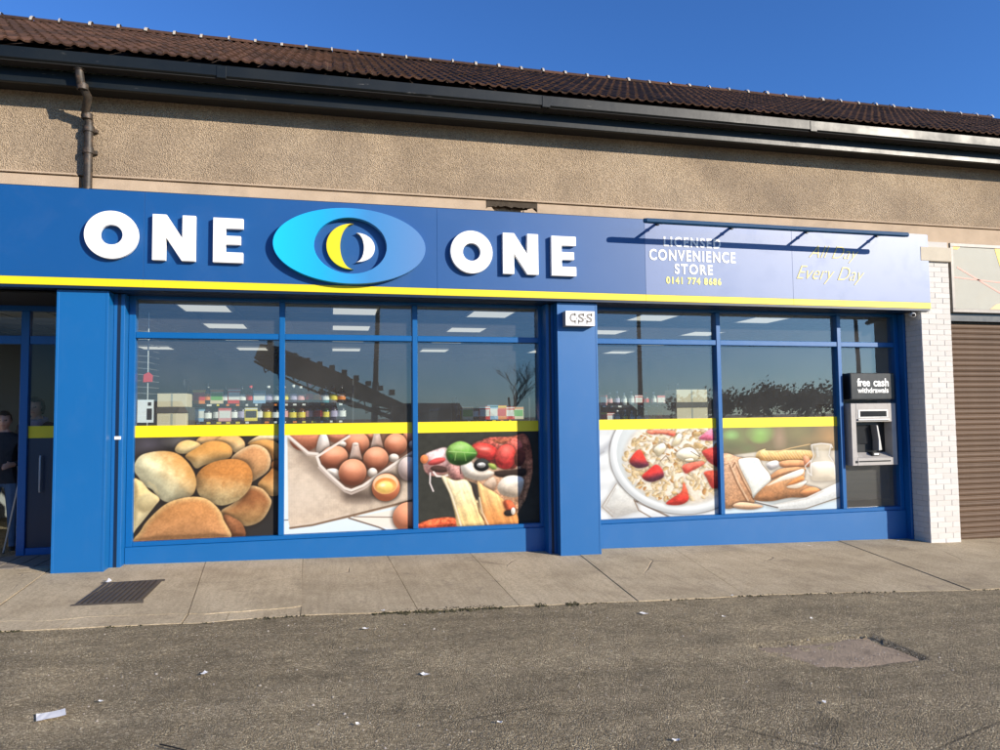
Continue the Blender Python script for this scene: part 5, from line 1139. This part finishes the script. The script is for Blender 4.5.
# ------------------------------------------------------------------ inside the shop
ORD = ['first', 'second', 'third', 'fourth', 'fifth', 'sixth', 'seventh', 'eighth', 'ninth', 'tenth', 'eleventh', 'twelfth', 'thirteenth', 'fourteenth', 'fifteenth', 'sixteenth', 'seventeenth', 'eighteenth', 'nineteenth', 'twentieth', 'twenty-first', 'twenty-second', 'twenty-third', 'twenty-fourth']
def build_ceiling_lights():
    xs = [-3.62, -1.84, 0.0, 1.82, 4.22, 6.0]; ys = [0.78, 2.58, 4.38, 6.32]
    proto = None
    for i, y in enumerate(ys):
        for j, x in enumerate(xs):
            if i == 0 and j == 0: continue
            lab = f'lit square ceiling panel, {ORD[i]} row back from the glass, {ORD[j]} from the doorway'
            if proto is None:
                proto = thing('ceiling_light', (x, y, 2.985), lab, 'ceiling light', 'ceiling light panels inside the shop')
                part('diffuser', MB().box(x+.02, x+.575, y+.02, y+.59, 2.980, 2.986), 'lamp', proto)
                f = MB(); f.box(x, x+.02, y, y+.61, 2.976, 2.99); f.box(x+.575, x+.595, y, y+.61, 2.976, 2.99); f.box(x+.02, x+.575, y, y+.02, 2.976, 2.99); f.box(x+.02, x+.575, y+.59, y+.61, 2.976, 2.99)
                part('frame', f, 'white_letter', proto)
            else:
                c = copy_tree(proto); c.location = (x, y, 2.985); c['label'] = lab
build_ceiling_lights()

def bottle_mesh(name, body, label, cap, h=0.25, r=0.042, box=False):
    b = MB()
    if box:
        b.box(-r*1.25, r*1.25, -r*.8, r*.8, 0, h*.82); b.cur = 1; b.box(-r*1.1, r*1.1, -r*.8-.002, -r*.8, h*.2, h*.62); b.cur = 2; b.box(-r*1.26, r*1.26, -r*.81, r*.81, h*.7, h*.78)
    else:
        pr = [(0, 0), (r, 0.004), (r, h*.18), (r*1.01, h*.18), (r*1.01, h*.50), (r, h*.50), (r, h*.58), (r*.42, h*.76), (r*.36, h*.88), (r*.42, h*.88), (r*.42, h), (0, h)]
        b.lathe(pr, 12, mats=[0, 0, 1, 1, 1, 0, 0, 0, 2, 2, 2])
    return b.mesh(name, [body, label, cap], smooth=not box)
VAR = {}
for nm, a in dict(purple=('b_purple', 'l_white', 'l_white'), lilac=('b_purple', 'l_lilac', 'l_white'), orange=('b_dark', 'l_orange', 'b_dark'), red=('b_dark', 'l_red', 'l_red'), green=('b_green', 'l_yellow', 'l_white'), amber=('b_amber', 'l_yellow', 'b_dark'), teal=('b_teal', 'l_white', 'b_dark'), clear=('b_clear', 'l_white', 'l_white'), pink=('b_dark', 'l_pink', 'l_white'), dark=('b_dark', 'l_white', 'b_dark')).items():
    VAR[nm] = bottle_mesh('bottle', *a)
VARB = {nm: bottle_mesh('packet', *a, h=0.24, r=0.05, box=True) for nm, a in dict(redbox=('l_red', 'l_white', 'l_white'), bluebox=('l_blue', 'l_white', 'b_teal'), orangebox=('l_orange', 'l_red', 'l_yellow'), yellowbox=('l_yellow', 'b_dark', 'l_white'), pinkbox=('l_pink', 'l_white', 'l_red'), cream=('carton', 'l_green', 'l_orange')).items()}
def shelf_unit(xa, xb, y, tiers, label, back_h, name='shelving_unit'):
    U = thing(name, ((xa+xb)/2, y, -0.03), label, 'shelves')
    for x in (xa-.02, xb): part('upright', MB().box(x, x+.02, y-.16, y+.16, -.03, tiers[-1]+.32), 'shelf', U)
    part('back_panel', MB().box(xa, xb, y+.15, y+.16, -.02, back_h), 'shelf', U)
    for z in [0.1, 0.5, 0.95, 1.28]+tiers:
        s = part('shelf', MB().box(xa, xb, y-.16, y+.15, z-.02, z), 'shelf', U)
    for z in tiers:
        rail = part('price_rail', MB().box(xa, xb, y-.166, y-.1605, z-.035, z-.001), 'black', U)
        for q in range(int((xb-xa)/.121)):
            if random.random() < .8: part('price_ticket', MB().box(xa+.121*q+.03, xa+.121*q+.03+random.uniform(.03, .06), y-.169, y-.1665, z-.033, z-.008), random.choice(('l_white', 'l_white', 'l_yellow', 'l_orange')), rail)
    return U
def row(xa, xb, y, z, step, seq, where, sc=1.0):
    n = int((xb-xa)/step)
    for i in range(n):
        k = seq[i % len(seq)]; isb = k in VARB; me = (VARB if isb else VAR)[k]
        o = bpy.data.objects.new('packet' if isb else 'bottle', me); COL.objects.link(o); o.location = (xa+step*(i+.5)+random.uniform(-.01, .01), y-.07+random.uniform(-.01, .01), z+.0005); o.scale = (sc*1.28, sc*1.1, sc*random.uniform(.88, 1.06))
        col = k.replace('box', '')
        tag(o, f'{col} {"packet" if isb else "bottle"} on the {where}, {ORD[i]} from left', 'packet' if isb else 'bottle', ('packets' if isb else 'bottles')+' on the shelves inside the shop')
SY = 1.75
zL = PX(250, 421, SY-.1)[1]; zM = PX(250, 403.5, SY-.1)[1]
xs0, xs1 = PX(187, 410, SY)[0], PX(352, 410, SY)[0]
shelf_unit(xs0, xs1, SY, [zL, zM], 'dark shelving with two rows of bottles behind the left window', zM+0.14)
row(xs0, xs1, SY, zL, .108, ['purple', 'bluebox', 'purple', 'dark', 'pinkbox', 'purple', 'lilac', 'yellowbox', 'dark', 'amber', 'dark', 'pink', 'green', 'amber', 'pink', 'red', 'green', 'lilac'], 'lower shelf behind the left window')
row(xs0, xs1, SY, zM, .108, ['orange', 'orangebox', 'orange', 'cream', 'dark', 'redbox', 'dark', 'red', 'bluebox', 'lilac', 'dark', 'amber', 'lilac', 'pink', 'red', 'orange', 'teal', 'amber'], 'upper shelf behind the left window')
xs2, xs3 = PX(455, 410, SY)[0], PX(526, 410, SY)[0]
shelf_unit(xs2, xs3, SY, [zL-0.02], 'short dark shelving with packets behind the pizza poster window', zL+.05)
row(xs2+.1, xs3, SY, zL-.02, .125, ['cream', 'dark', 'redbox', 'bluebox', 'orangebox', 'redbox'], 'short shelf above the pizza poster')
row(xs2+.1, xs3, SY+.14, zL-.02, .125, ['yellowbox', 'pinkbox', 'orangebox', 'cream', 'yellowbox', 'bluebox'], 'short back shelf above the pizza poster', 0.85)
xs4, xs5 = PX(597, 410, SY)[0], PX(673, 410, SY)[0]
zR = PX(640, 416, SY-.1)[1]; zR2 = PX(640, 405, SY-.1)[1]
shelf_unit(xs4, xs5, SY, [zR-.10, zR2], 'dark shelving with bottles behind the cereal poster window', zR2+.1)
row(xs4, xs5, SY, zR-.10, .118, ['orangebox', 'redbox', 'clear', 'green', 'clear', 'dark', 'clear', 'amber'], 'lower shelf behind the cereal poster window', .8)
row(xs4, xs5, SY, zR2, .118, ['pinkbox', 'pink', 'lilac', 'clear', 'clear', 'redbox', 'red', 'clear'], 'upper shelf behind the cereal poster window', .8)
def cartons(pxa, pxb, pyt, pym, y, where):
    a, e = PX(pxa, 405, y)[0], PX(pxb, 405, y)[0]; zt = PX(pxa, pyt, y)[1]; zm = PX(pxa, pym, y)[1]
    S = thing('display_stand', ((a+e)/2, y+.2, -.03), 'dark stand holding two cream cartons '+where, 'stand')
    part('shelf', MB().box(a-.01, e+.01, y-.005, y+.4, zm-.075, zm), 'carton_band', S, 0.003)
    for x in (a-.03, e+.012): part('upright', MB().box(x, x+.018, y+.1, y+.4, -.03, zm-.0), 'carton_band', S)
    part('shelf', MB().box(a-.01, e+.01, y, y+.4, zm-.60, zm-.57), 'carton_band', S)
    for nm, z0, z1 in (('upper', zm+.001, zt), ('lower', zm-.569, zm-.077)):
        C_ = thing('carton', ((a+e)/2, y+.18, z0), f'{nm} cream cardboard carton on the dark stand {where}', 'carton')
        part('box', MB().box(a, e, y, y+.36, z0, z1), 'carton', C_, 0.004)
        part('tape', MB().box((a+e)/2-.012, (a+e)/2+.012, y-.002, y-.0005, z0+.005, z1-.005), 'sign_cream', C_)
cartons(157, 186.5, 393.5, 407.2, 0.95, 'behind the bread poster window'); cartons(676.5, 707.5, 389.5, 402.5, 0.95, 'behind the cereal poster window')
def build_window_bits():
    xa, zt = PX(137.5, 400, GY+.02); xb, zb = PX(153.5, 422.5, GY+.02)
    Nn = thing('notice', ((xa+xb)/2, GY+.02, zb), 'white printed notice inside the window edge above the bread poster', 'notice')
    part('sheet', MB().box(xa, xb, GY+.018, GY+.021, zb, zt), 'paper', Nn)
    part('printed_block', MB().box(xb-(xb-xa)*.42, xb-(xb-xa)*.10, GY+.0165, GY+.0178, zb+(zt-zb)*.12, zb+(zt-zb)*.62), 'black', Nn)
    part('printed_block', MB().box(xb-(xb-xa)*.36, xb-(xb-xa)*.15, GY+.0165, GY+.0178, zb+(zt-zb)*.74, zb+(zt-zb)*.9), 'rubber', Nn)
    # wire rack with a red tag
    y = .62; xa, zt = PX(134, 312, y); xb, zb = PX(147.5, 399, y); W = thing('wire_rack', ((xa+xb)/2, y, -.03), 'grey wire rack standing just inside the window by the wide pillar', 'rack')
    for x in (xa, xb): part('upright', MB().tube([(x, y, -.03), (x, y, zt)], .008, 8), 'steel', W)
    nW = 14
    for k in range(nW):
        z = zb+(zt-zb)*k/nW; part('wire', MB().tube([(xa, y, z), (xb, y, z-.01), (xb+.01, y+.5, z)], .005, 6), 'steel', W)
    x, z = PX(147.5, 378, y-.03); solo('hanging_tag', MB().prism_y([(x-.05, z-.05), (x+.05, z-.045), (x+.055, z+.03), (x+.01, z+.07), (x-.045, z+.04)], y-.03, y-.012), 'l_red', (x, y-.03, z-.05), 'red tag hanging on the wire rack by the window edge', 'tag', bevel=.003)
build_window_bits()

# ------------------------------------------------------------------ people in the doorway
def person(name, base, rotz, label, height, coat, legs, scarf=None, arm='down', hair_len=0.0):
    k = height/1.75; nodes = []; edges = []
    def nd(p, r, par=None):
        nodes.append((Vector(p)*k, r*k)); i = len(nodes)-1
        if par is not None: edges.append((par, i))
        return i
    pel = nd((0, 0, .95), .15); wa = nd((0, 0, 1.10), .135, pel); ch = nd((0, -.01, 1.28), .155, wa); sh = nd((0, 0, 1.42), .12, ch); nk = nd((0, -.005, 1.50), .055, sh); hd = nd((0, -.015, 1.58), .058, nk)
    for s in (-1, 1):
        hp = nd((.095*s, 0, .90), .10, pel); kn = nd((.105*s, -.02, .50), .062, hp); an = nd((.11*s, .01, .09), .042, kn); nd((.125*s, -.16, .045), .036, nd((.115*s, -.06, .05), .042, an))
        s1 = nd((.165*s, 0, 1.41), .068, sh); el = nd((.235*s, .03, 1.13), .048, s1)
        if arm == 'bent': wr = nd((.12*s, -.26, 1.10), .032, el); d = Vector((-.35*s, -.9, -.1)).normalized(); side = Vector((0, .1, 1)).normalized()
        else: wr = nd((.25*s, -.05, .89), .032, el); d = Vector((0, -.15, -1)).normalized(); side = Vector((0, -1, .1)).normalized()
        pm = nd(Vector(nodes[wr][0])/k+d*.055, .030, wr); pc = Vector(nodes[pm][0])/k
        nrm = d.cross(side)
        for f, (off, ln) in enumerate(((-.027, .062), (-.009, .074), (.009, .07), (.027, .055))):
            b0 = nd(pc+d*.035+side*off, .0105, pm); b1 = nd(pc+d*(.035+ln*.5)+side*off*1.05+nrm*.006*s, .0095, b0); nd(pc+d*(.035+ln*.9)+side*off*1.05+nrm*.022*s, .008, b1)
        t0 = nd(pc+side*.035-d*.012, .012, pm); nd(pc+side*.055+d*.03, .010, t0)
    me = bpy.data.meshes.new('sk'); me.from_pydata([tuple(n[0]) for n in nodes], edges, []); ob = bpy.data.objects.new('sk', me); COL.objects.link(ob)
    md = ob.modifiers.new('skin', 'SKIN'); sv = me.skin_vertices[0].data
    for i, n in enumerate(nodes): sv[i].radius = (n[1], n[1]*(.72 if i in (0, 1, 2, 3) else 1)); sv[i].use_root = (i == 0)
    ob.modifiers.new('sub', 'SUBSURF').levels = 1
    dg = bpy.context.evaluated_depsgraph_get(); body = bpy.data.meshes.new_from_object(ob.evaluated_get(dg)); bpy.data.objects.remove(ob)
    # head: sculpted ellipsoid with brow, nose, chin, ears
    bm = bmesh.new(); bm.from_mesh(body); hc = Vector((0, -.03, 1.635))*k
    r = bmesh.ops.create_icosphere(bm, subdivisions=4, radius=1.0); hv = r['verts']
    for v in hv:
        x, y, z = v.co; X, Y, Z = x*.074, y*.094, z*.115
        if z < -.1: X *= 1+.35*(z+.1)*.8; Y *= (1+.12*(z+.1)) if y < 0 else (1+.35*(z+.1))
        if y < 0:
            nose = math.exp(-((x/.17)**2))*max(0, 1-abs((z+.12)/.30)); Y -= .026*nose*(1 if z < .05 else .6)
            for sx in (-.42, .42): Y += .012*math.exp(-(((x-sx)/.2)**2+((z-.06)/.12)**2))
            Y -= .006*math.exp(-((z-.25)/.12)**2-(x/.6)**2); Y -= .007*math.exp(-((z+.48)/.08)**2-(x/.25)**2); Y -= .008*math.exp(-((z+.82)/.15)**2-(x/.25)**2)
        if abs(x) > .85: X += math.copysign(.012, x)*math.exp(-((z+.02)/.25)**2-((y-.15)/.2)**2)
        v.co = hc+Vector((X, Y, Z))*k
    bm.to_mesh(body); bm.free(); ob = bpy.data.objects.new('body', body); COL.objects.link(ob)
    rm = ob.modifiers.new('rm', 'REMESH'); rm.mode = 'VOXEL'; rm.voxel_size = .0085*k; rm.use_smooth_shade = True
    dg = bpy.context.evaluated_depsgraph_get(); fin = bpy.data.meshes.new_from_object(ob.evaluated_get(dg)); bpy.data.objects.remove(ob)
    for m in ('skin', coat, legs, 'shoe', 'eye_dark', 'lip'): fin.materials.append(MAT[m])
    wrists = [nodes[i][0] for i, n in enumerate(nodes) if abs(n[1]-.030*k) < 1e-6]
    mi = []
    for p in fin.polygons:
        c = p.center; z = c.z/k
        if any((c-w).length < .12*k and (c-w).length < .075*k+.04*k for w in wrists) and min((c-w).length for w in wrists) < .105*k: m = 0
        elif z > 1.50: m = 0
        elif z > .86: m = 1
        elif z > .09: m = 2
        else: m = 3
        l = (c-hc)/k
        if l.y < -.05 and abs(abs(l.x)-.031) < .013 and abs(l.z-.008) < .006: m = 4
        if l.y < -.06 and abs(l.x) < .024 and abs(l.z+.055) < .007: m = 5
        mi.append(m)
    fin.polygons.foreach_set('material_index', mi); fin.name = name; fin.shade_smooth()
    o = bpy.data.objects.new(name, fin); COL.objects.link(o); o.location = base; o.rotation_euler = (0, 0, rotz); tag(o, label, 'person')
    # hair cap with strands-like grooves
    b = bmesh.new(); bmesh.ops.create_icosphere(b, subdivisions=4, radius=1.0); dl = []
    for v in b.verts:
        x, y, z = v.co
        keep = (z > .42-.35*max(0, y)*2.2) or (y > -.12 and z > -.35-hair_len) or (abs(x) > .72 and y > -.45 and z > -.1-hair_len)
        if not keep: dl.append(v)
        g = 1+.025*math.sin(x*24+y*9); v.co = hc+Vector((x*.087*g, y*.106*g+.004, z*.126*g+.006))*k
    bmesh.ops.delete(b, geom=dl, context='VERTS'); hm = bpy.data.meshes.new('hair'); b.to_mesh(hm); b.free(); hm.materials.append(MAT['hair']); hm.shade_smooth()
    h = bpy.data.objects.new('hair', hm); COL.objects.link(h); h.parent = o
    if scarf:
        sb = MB(); pts = []
        n = 24; vs = []; fs = []
        for i in range(n):
            a = 2*math.pi*i/n
            for j in range(8):
                q = 2*math.pi*j/8; rr = .088+.034*math.cos(q)+.006*math.sin(5*a); vs.append(((rr*math.cos(a))*k, (rr*math.sin(a)-.012)*k, (1.475+.045*math.sin(q)-.02*math.sin(-a)+.006*math.sin(7*a))*k))
        for i in range(n):
            for j in range(8): fs.append((i*8+j, ((i+1) % n)*8+j, ((i+1) % n)*8+(j+1) % 8, i*8+(j+1) % 8))
        sm = sb.add(vs, fs).mesh('scarf', scarf, smooth=True); so = bpy.data.objects.new('scarf', sm); COL.objects.link(so); so.parent = o
    return o
xw, zw = PX(37.5, 408, 1.75)
person('person', (xw, 1.75, -0.03), math.radians(-8), 'person in dark coat and lilac scarf standing behind the door side glass', (zw+0.03)/1.635*1.75, 'coat', 'jeans', 'scarf', 'down', .3)
xw2, zw2 = PX(5, 404, 1.6)
P2 = person('person', (xw2, 1.6, -0.03), math.radians(12), 'person in dark coat and jeans standing in the open doorway with a pale stick', 1.74, 'coat', 'jeans', None, 'bent', 0)
def build_stick():
    a = PX(17, 480, 1.3); b_ = PX(8, 512, 1.3)
    S = thing('walking_stick', (b_[0], 1.3, 0.017), 'pale walking stick held in the doorway', 'stick')
    d = np.array([a[0]-b_[0], a[1]-b_[1]]); bot = (b_[0]-d[0]*.45, 1.3, .03)
    top = (a[0]+d[0]*.9, 1.32, a[1]+d[1]*.9)
    part('shaft', MB().tube([bot, top], .011, 8), 'steel', S, smooth=True)
    part('handle', MB().tube([(top[0]-.05, top[1], top[2]+.01), top, (top[0]+.04, top[1], top[2]+.005)], .014, 8), 'black', S, smooth=True)
    part('rubber_foot', MB().tube([(bot[0], bot[1], .017), bot], .016, 8), 'rubber', S, smooth=True)
build_stick()

# ------------------------------------------------------------------ on the ground
def build_drain():
    c = [PG(*p) for p in ((80.5, 604.5), (141, 603), (160.5, 582), (99.5, 583))]
    cx, cy = np.mean([p[0] for p in c]), np.mean([p[1] for p in c]); w = (abs(c[1][0]-c[0][0])+abs(c[2][0]-c[3][0]))/2; h = ((c[2][1]+c[3][1])-(c[0][1]+c[1][1]))/2
    D = thing('drain_grate', (cx, cy, G(cx, cy)), 'square dark iron cover with raised bars set in the pavement', 'drain cover'); z = G(cx, cy)+.010; ang = 0.0
    part('frame', MB().box(cx-w/2, cx+w/2, cy-h/2, cy+h/2, z-.03, z-.004), 'iron', D)
    n = 11
    for i in range(n):
        x = cx-w/2+w*(i+.5)/n
        for j in range(2):
            y0 = cy-h/2+.02+j*(h/2-.005); part('bar', MB().box(x-w/n*.30, x+w/n*.30, y0, y0+h/2-.03, z-.0045, z+.006), 'iron', D, 0.002)
    for a, e, q, r in ((cx-w/2-.025, cx+w/2+.025, cy-h/2-.025, cy-h/2-.001), (cx-w/2-.025, cx+w/2+.025, cy+h/2+.001, cy+h/2+.025)): part('rim', MB().box(a, e, q, r, z-.03, z+.003), 'iron', D, .002)
build_drain()
def paper(px, py, w, d, rot, label, curl=.02, mat='paper'):
    x, y = PG(px, py); n = 6; b = MB(); vs = []; fs = []
    ca, sa = math.cos(rot), math.sin(rot)
    for i in range(n+1):
        for j in range(3):
            u = (i/n-.5)*w; v = (j/2-.5)*d; z = G(x, y)+.004+curl*(abs(2*i/n-1)**2)*(.4+.3*j)+.004*random.random(); vs.append((x+u*ca-v*sa, y+u*sa+v*ca, z))
    for i in range(n):
        for j in range(2): fs.append((i*3+j, (i+1)*3+j, (i+1)*3+j+1, i*3+j+1))
    solo('paper_scrap', b.add(vs, fs), mat, (x, y, G(x, y)), label, 'litter', 'litter on the ground')
paper(51, 716, .14, .11, .35, 'folded white paper lying on the asphalt at lower left', .004)
paper(107, 582.5, .07, .05, .9, 'small crumpled white scrap beside the iron drain cover', .03)
for i, (px, py, s, lab) in enumerate([(204, 674, .05, 'thin white scrap on the asphalt below the pavement joint'), (425, 675, .06, 'white scrap flat on the asphalt in the middle foreground'), (366, 629, .05, 'white pebble sized litter just below the pavement edge'), (383, 611, .03, 'tiny white litter on the pavement edge'), (644, 614, .07, 'flat white smear of litter near the pavement edge'), (101, 702, .03, 'small white speck of litter above the folded paper'), (358, 725, .03, 'small white speck in the lower middle of the asphalt'), (724, 617, .035, 'small white litter left of the sunken patch'), (812, 619, .03, 'small white litter behind the sunken patch'), (732, 596, .03, 'tiny pale scrap on the pavement by a joint'), (810, 546, .05, 'small white litter against the blue panel under the right window'), (898, 541, .04, 'tiny white litter at the foot of the brick pier'), (824, 703, .035, 'pale fleck of litter in front of the sunken patch'), (676, 741, .04, 'yellowish leaf fragment at the bottom edge'), (500, 723, .03, 'pale fleck in the bottom middle')]):
    paper(px, py, s, s*.6, random.uniform(0, 3), lab, .006)
def twig():
    x, y = PG(160, 745); x2, y2 = PG(186, 752); z = G(x, y)
    solo('twig', MB().tube([(x, y, z+.004), ((x+x2)/2, (y+y2)/2-.01, z+.01), (x2, y2, z+.004)], .004, 6), 'dark_and_shade', (x, y, z), 'thin dark twig on the asphalt at the bottom left', 'twig')
twig()

# ------------------------------------------------------------------ across the road, seen only mirrored in the glass
MIR = 2*GY
def mirrored(px, py, dist):
    """place whose mirror image in the window shows at this pixel, dist metres in front of the glass"""
    X, Z = PX(px, py, GY+dist); return X, GY-dist, Z
def street_lamp(px, dist, lean, h, label):
    x, y, _ = mirrored(px, 400, dist); z = G(x, y)-.02
    L = thing('street_lamp', (x, y, z), label, 'street lamp', 'street lamps across the road')
    part('base_column', MB().tube([(x, y, z), (x+lean*.35*h*.1, y, z+h*.35)], .17, 12), 'lamp_post', L, smooth=True)
    part('column', MB().tube([(x+lean*.035*h, y, z+h*.35), (x+lean*.1*h, y, z+h)], [.13, .09], 12), 'lamp_post', L, smooth=True)
    part('arm', MB().tube([(x+lean*.1*h, y, z+h-.02), (x+lean*.1*h, y+.5, z+h+.15), (x+lean*.1*h, y+1.2, z+h+.22)], .035, 8), 'lamp_post', L, smooth=True)
    part('lantern', MB().box(x+lean*.1*h-.12, x+lean*.1*h+.12, y+1.1, y+1.75, z+h+.16, z+h+.30), 'lamp_post', L, .03)
street_lamp(373, 27, .35, 10, 'tall street lamp across the road, mirrored above the egg poster')
street_lamp(640.5, 26, 0, 8.3, 'tall street lamp across the road, mirrored above the cereal poster')
street_lamp(862, 28, -.3, 10, 'tall street lamp across the road, mirrored above the cash sign')
def crane_lorry():
    dist = 14.0
    hx, hy, hz = mirrored(258, 352, dist); tx, ty, tz = mirrored(402, 408, dist)
    g = G(tx, ty)
    C_ = thing('crane_lorry', (tx, ty, g), 'dark lorry with a raised crane boom parked across the road, mirrored in the glass', 'lorry')
    a, e = Vector((tx, ty, tz)), Vector((hx, hy, hz)); d = (e-a).normalized(); up = Vector((-d.z, 0, d.x)); up = up if up.z > 0 else -up
    def boom(s0, s1, t0, t1, name, w=.22):
        p, q = a+d*s0, a+d*s1; b = MB(); vs = []
        for c, t in ((p, t0), (q, t1)):
            for sy in (-w, w):
                for su in (-1, 1): vs.append(tuple(c+up*su*t+Vector((0, sy, 0))))
        b.add(vs, [(0, 1, 3, 2), (4, 6, 7, 5), (0, 4, 5, 1), (2, 3, 7, 6), (1, 5, 7, 3), (0, 2, 6, 4)]); part(name, b, 'truck_paint', C_, .02)
    Ln = (e-a).length
    boom(0, Ln*.45, .14, .30, 'boom'); boom(Ln*.40, Ln*.9, .30, .36, 'boom', .26); boom(Ln*.88, Ln*1.0, .38, .24, 'boom_head', .3)
    part('ram', MB().tube([tuple(a+Vector((.2, 0, -.5))), tuple(a+d*Ln*.55-up*.42)], .07, 10), 'truck_paint', C_, smooth=True)
    part('hose', MB().tube([tuple(a-up*.1), tuple(a+d*Ln*.3-up*.5), tuple(a+d*Ln*.7-up*.48), tuple(e-up*.3)], .035, 8), 'rubber', C_)
    for q in np.linspace(.08, .92, 11): part('bracket', MB().box(*sorted(((a+d*Ln*q).x-.06, (a+d*Ln*q).x+.10)), ty-.28, ty+.28, (a+d*Ln*q+up*.30).z, (a+d*Ln*q+up*(.40+.12*random.random())).z), 'truck_paint', C_)
    for q in range(9):
        p0, p1 = a+d*Ln*(.06+.1*q)-up*.16, a+d*Ln*(.11+.1*q)-up*(.5+.05*(q % 2)); part('strut', MB().tube([tuple(p0), tuple(p1), tuple(a+d*Ln*(.16+.1*q)-up*.16)], .025, 6), 'truck_paint', C_)
    part('aerial', MB().tube([tuple(a+Vector((.9, 0, -.1))), tuple(a+Vector((3.0, 0, -.75)))], .03, 6), 'truck_paint', C_)
    part('turret', MB().box(tx-.35, tx+.45, ty-.35, ty+.35, g+1.0, tz+.1), 'truck_paint', C_, .04)
    part('chassis', MB().box(tx-3.6, tx+2.9, ty-1.1, ty+1.1, g+.7, g+1.0), 'truck_paint', C_, .03)
    part('flat_bed', MB().box(tx-3.6, tx-.5, ty-1.2, ty+1.2, g+1.0, g+1.15), 'truck_paint', C_, .02)
    part('cab', MB().prism_y([(tx+1.0, g+.6), (tx+3.0, g+.6), (tx+3.0, g+1.0), (tx+2.8, g+1.75), (tx+2.5, g+2.0), (tx+1.0, g+2.0)], ty-1.1, ty+1.1), 'truck_paint', C_, .05)
    part('cab_window', MB().prism_y([(tx+1.5, g+1.2), (tx+2.75, g+1.2), (tx+2.6, g+1.75), (tx+1.5, g+1.8)], ty+1.101, ty+1.11), 'screen', C_)
    for x in (-2.9, -1.9, 2.0):
        for sy in (-1.0, 1.0):
            w = part('wheel', MB().tube([(tx+x, ty+sy-.15, g+.48), (tx+x, ty+sy+.15, g+.48)], .48, 20), 'rubber', C_, .03, smooth=True)
            part('rim', MB().tube([(tx+x, ty+sy-.16, g+.48), (tx+x, ty+sy+.16, g+.48)], .24, 14), 'steel', w)
crane_lorry()
def tree(x, y, h, w, label, mat='leaf', leaves=1500, bare=False):
    z = G(x, y)-.05; T = thing('tree', (x, y, z), label, 'tree', 'trees across the road'); b = MB(); tips = []
    def limb(p, d, r, L, lvl):
        pts = [Vector(p)]; dd = Vector(d)
        for i in range(4): dd = (dd+Vector((random.gauss(0, .12), random.gauss(0, .12), .05))).normalized(); pts.append(pts[-1]+dd*L/4)
        b.tube([tuple(q) for q in pts], [r, r*.9, r*.8, r*.7, r*.55], 6)
        tips.append(pts[-1])
        if lvl < (4 if bare else 2):
            for _ in range(4 if lvl == 0 else 3):
                s = random.choice(pts[2:]); ang = random.uniform(0, 6.28); limb(s, (dd*.8+Vector((math.cos(ang), math.sin(ang), .25))*.75).normalized(), max(r*.5, .012), L*.66, lvl+1)
    limb((x, y, z), (0, 0, 1), h*.022, h*.5, 0); part('trunk', b, 'bark', T)
    if not bare:
        c = MB(); cl = [(tips[i % len(tips)]+Vector((random.gauss(0, w*.22), random.gauss(0, w*.22), random.gauss(0, h*.10)))) for i in range(26)]
        for k in range(leaves):
            q = random.choice(cl); v = Vector((random.gauss(0, 1), random.gauss(0, 1), random.gauss(0, .8))); p = q+v*w*.11; s = random.uniform(.2, .5); n1 = Vector((random.gauss(0, 1), random.gauss(0, 1), random.gauss(0, 1))).normalized(); n2 = n1.orthogonal().normalized()*s; n3 = n1.cross(n2)
            c.add([tuple(p-n2), tuple(p+n3*.5), tuple(p+n2), tuple(p-n3*.5)], [(0, 1, 2, 3)])
        part('crown', c, mat, T)
for i, (px, dist, h, w, kind) in enumerate([(690, 104, 4.4, 6, 1), (722, 106, 4.9, 7, 0), (746, 100, 5.4, 7, 1), (772, 108, 6.0, 8, 0), (796, 103, 5.2, 7, 1), (822, 106, 6.2, 8, 1), (850, 101, 5.6, 7, 0), (884, 105, 6.4, 8, 1), (915, 104, 6.0, 8, 0)]):
    x, y, _ = mirrored(px, 405, dist); tree(x, y, h, w, f'{"dark" if kind else "mid"} green tree mirrored in the right window, {ORD[i]} from the pillar', 'leaf2' if kind else 'leaf', 1300)
x, y, _ = mirrored(508, 400, 40); tree(x, y, 6.6, 4, 'bare winter tree across the road, mirrored above the pizza poster', bare=True)
for i, (px, dist, w) in enumerate([(150, 112, 9), (300, 118, 12), (430, 110, 10), (600, 115, 11)]):
    x, y, _ = mirrored(px, 410, dist); g = G(x, y)-.1
    Hh = thing('house', (x, y, g), f'low tan house far across the road, {ORD[i]} from the left in the mirror image', 'house', 'houses across the road')
    part('wall', MB().box(x-w/2, x+w/2, y-4, y+4, g, g+2.6), 'house_wall', Hh)
    part('roof', MB().add([(x-w/2-.3, y-4.3, g+2.5), (x+w/2+.3, y-4.3, g+2.5), (x+w/2+.3, y+4.3, g+2.5), (x-w/2-.3, y+4.3, g+2.5), (x-w/2, y, g+4.3), (x+w/2, y, g+4.3)], [(0, 1, 5, 4), (2, 3, 4, 5), (1, 2, 5), (3, 0, 4), (0, 3, 2, 1)]), 'house_roof', Hh)
    for q in range(3):
        wx = x-w/2+w*(q+.5)/3; wd = part('window', MB().box(wx-.6, wx+.6, y+4.0, y+4.06, g+1.0, g+2.1), 'white_letter', Hh); part('pane', MB().box(wx-.52, wx+.52, y+4.061, y+4.07, g+1.08, g+2.02), 'screen', wd)
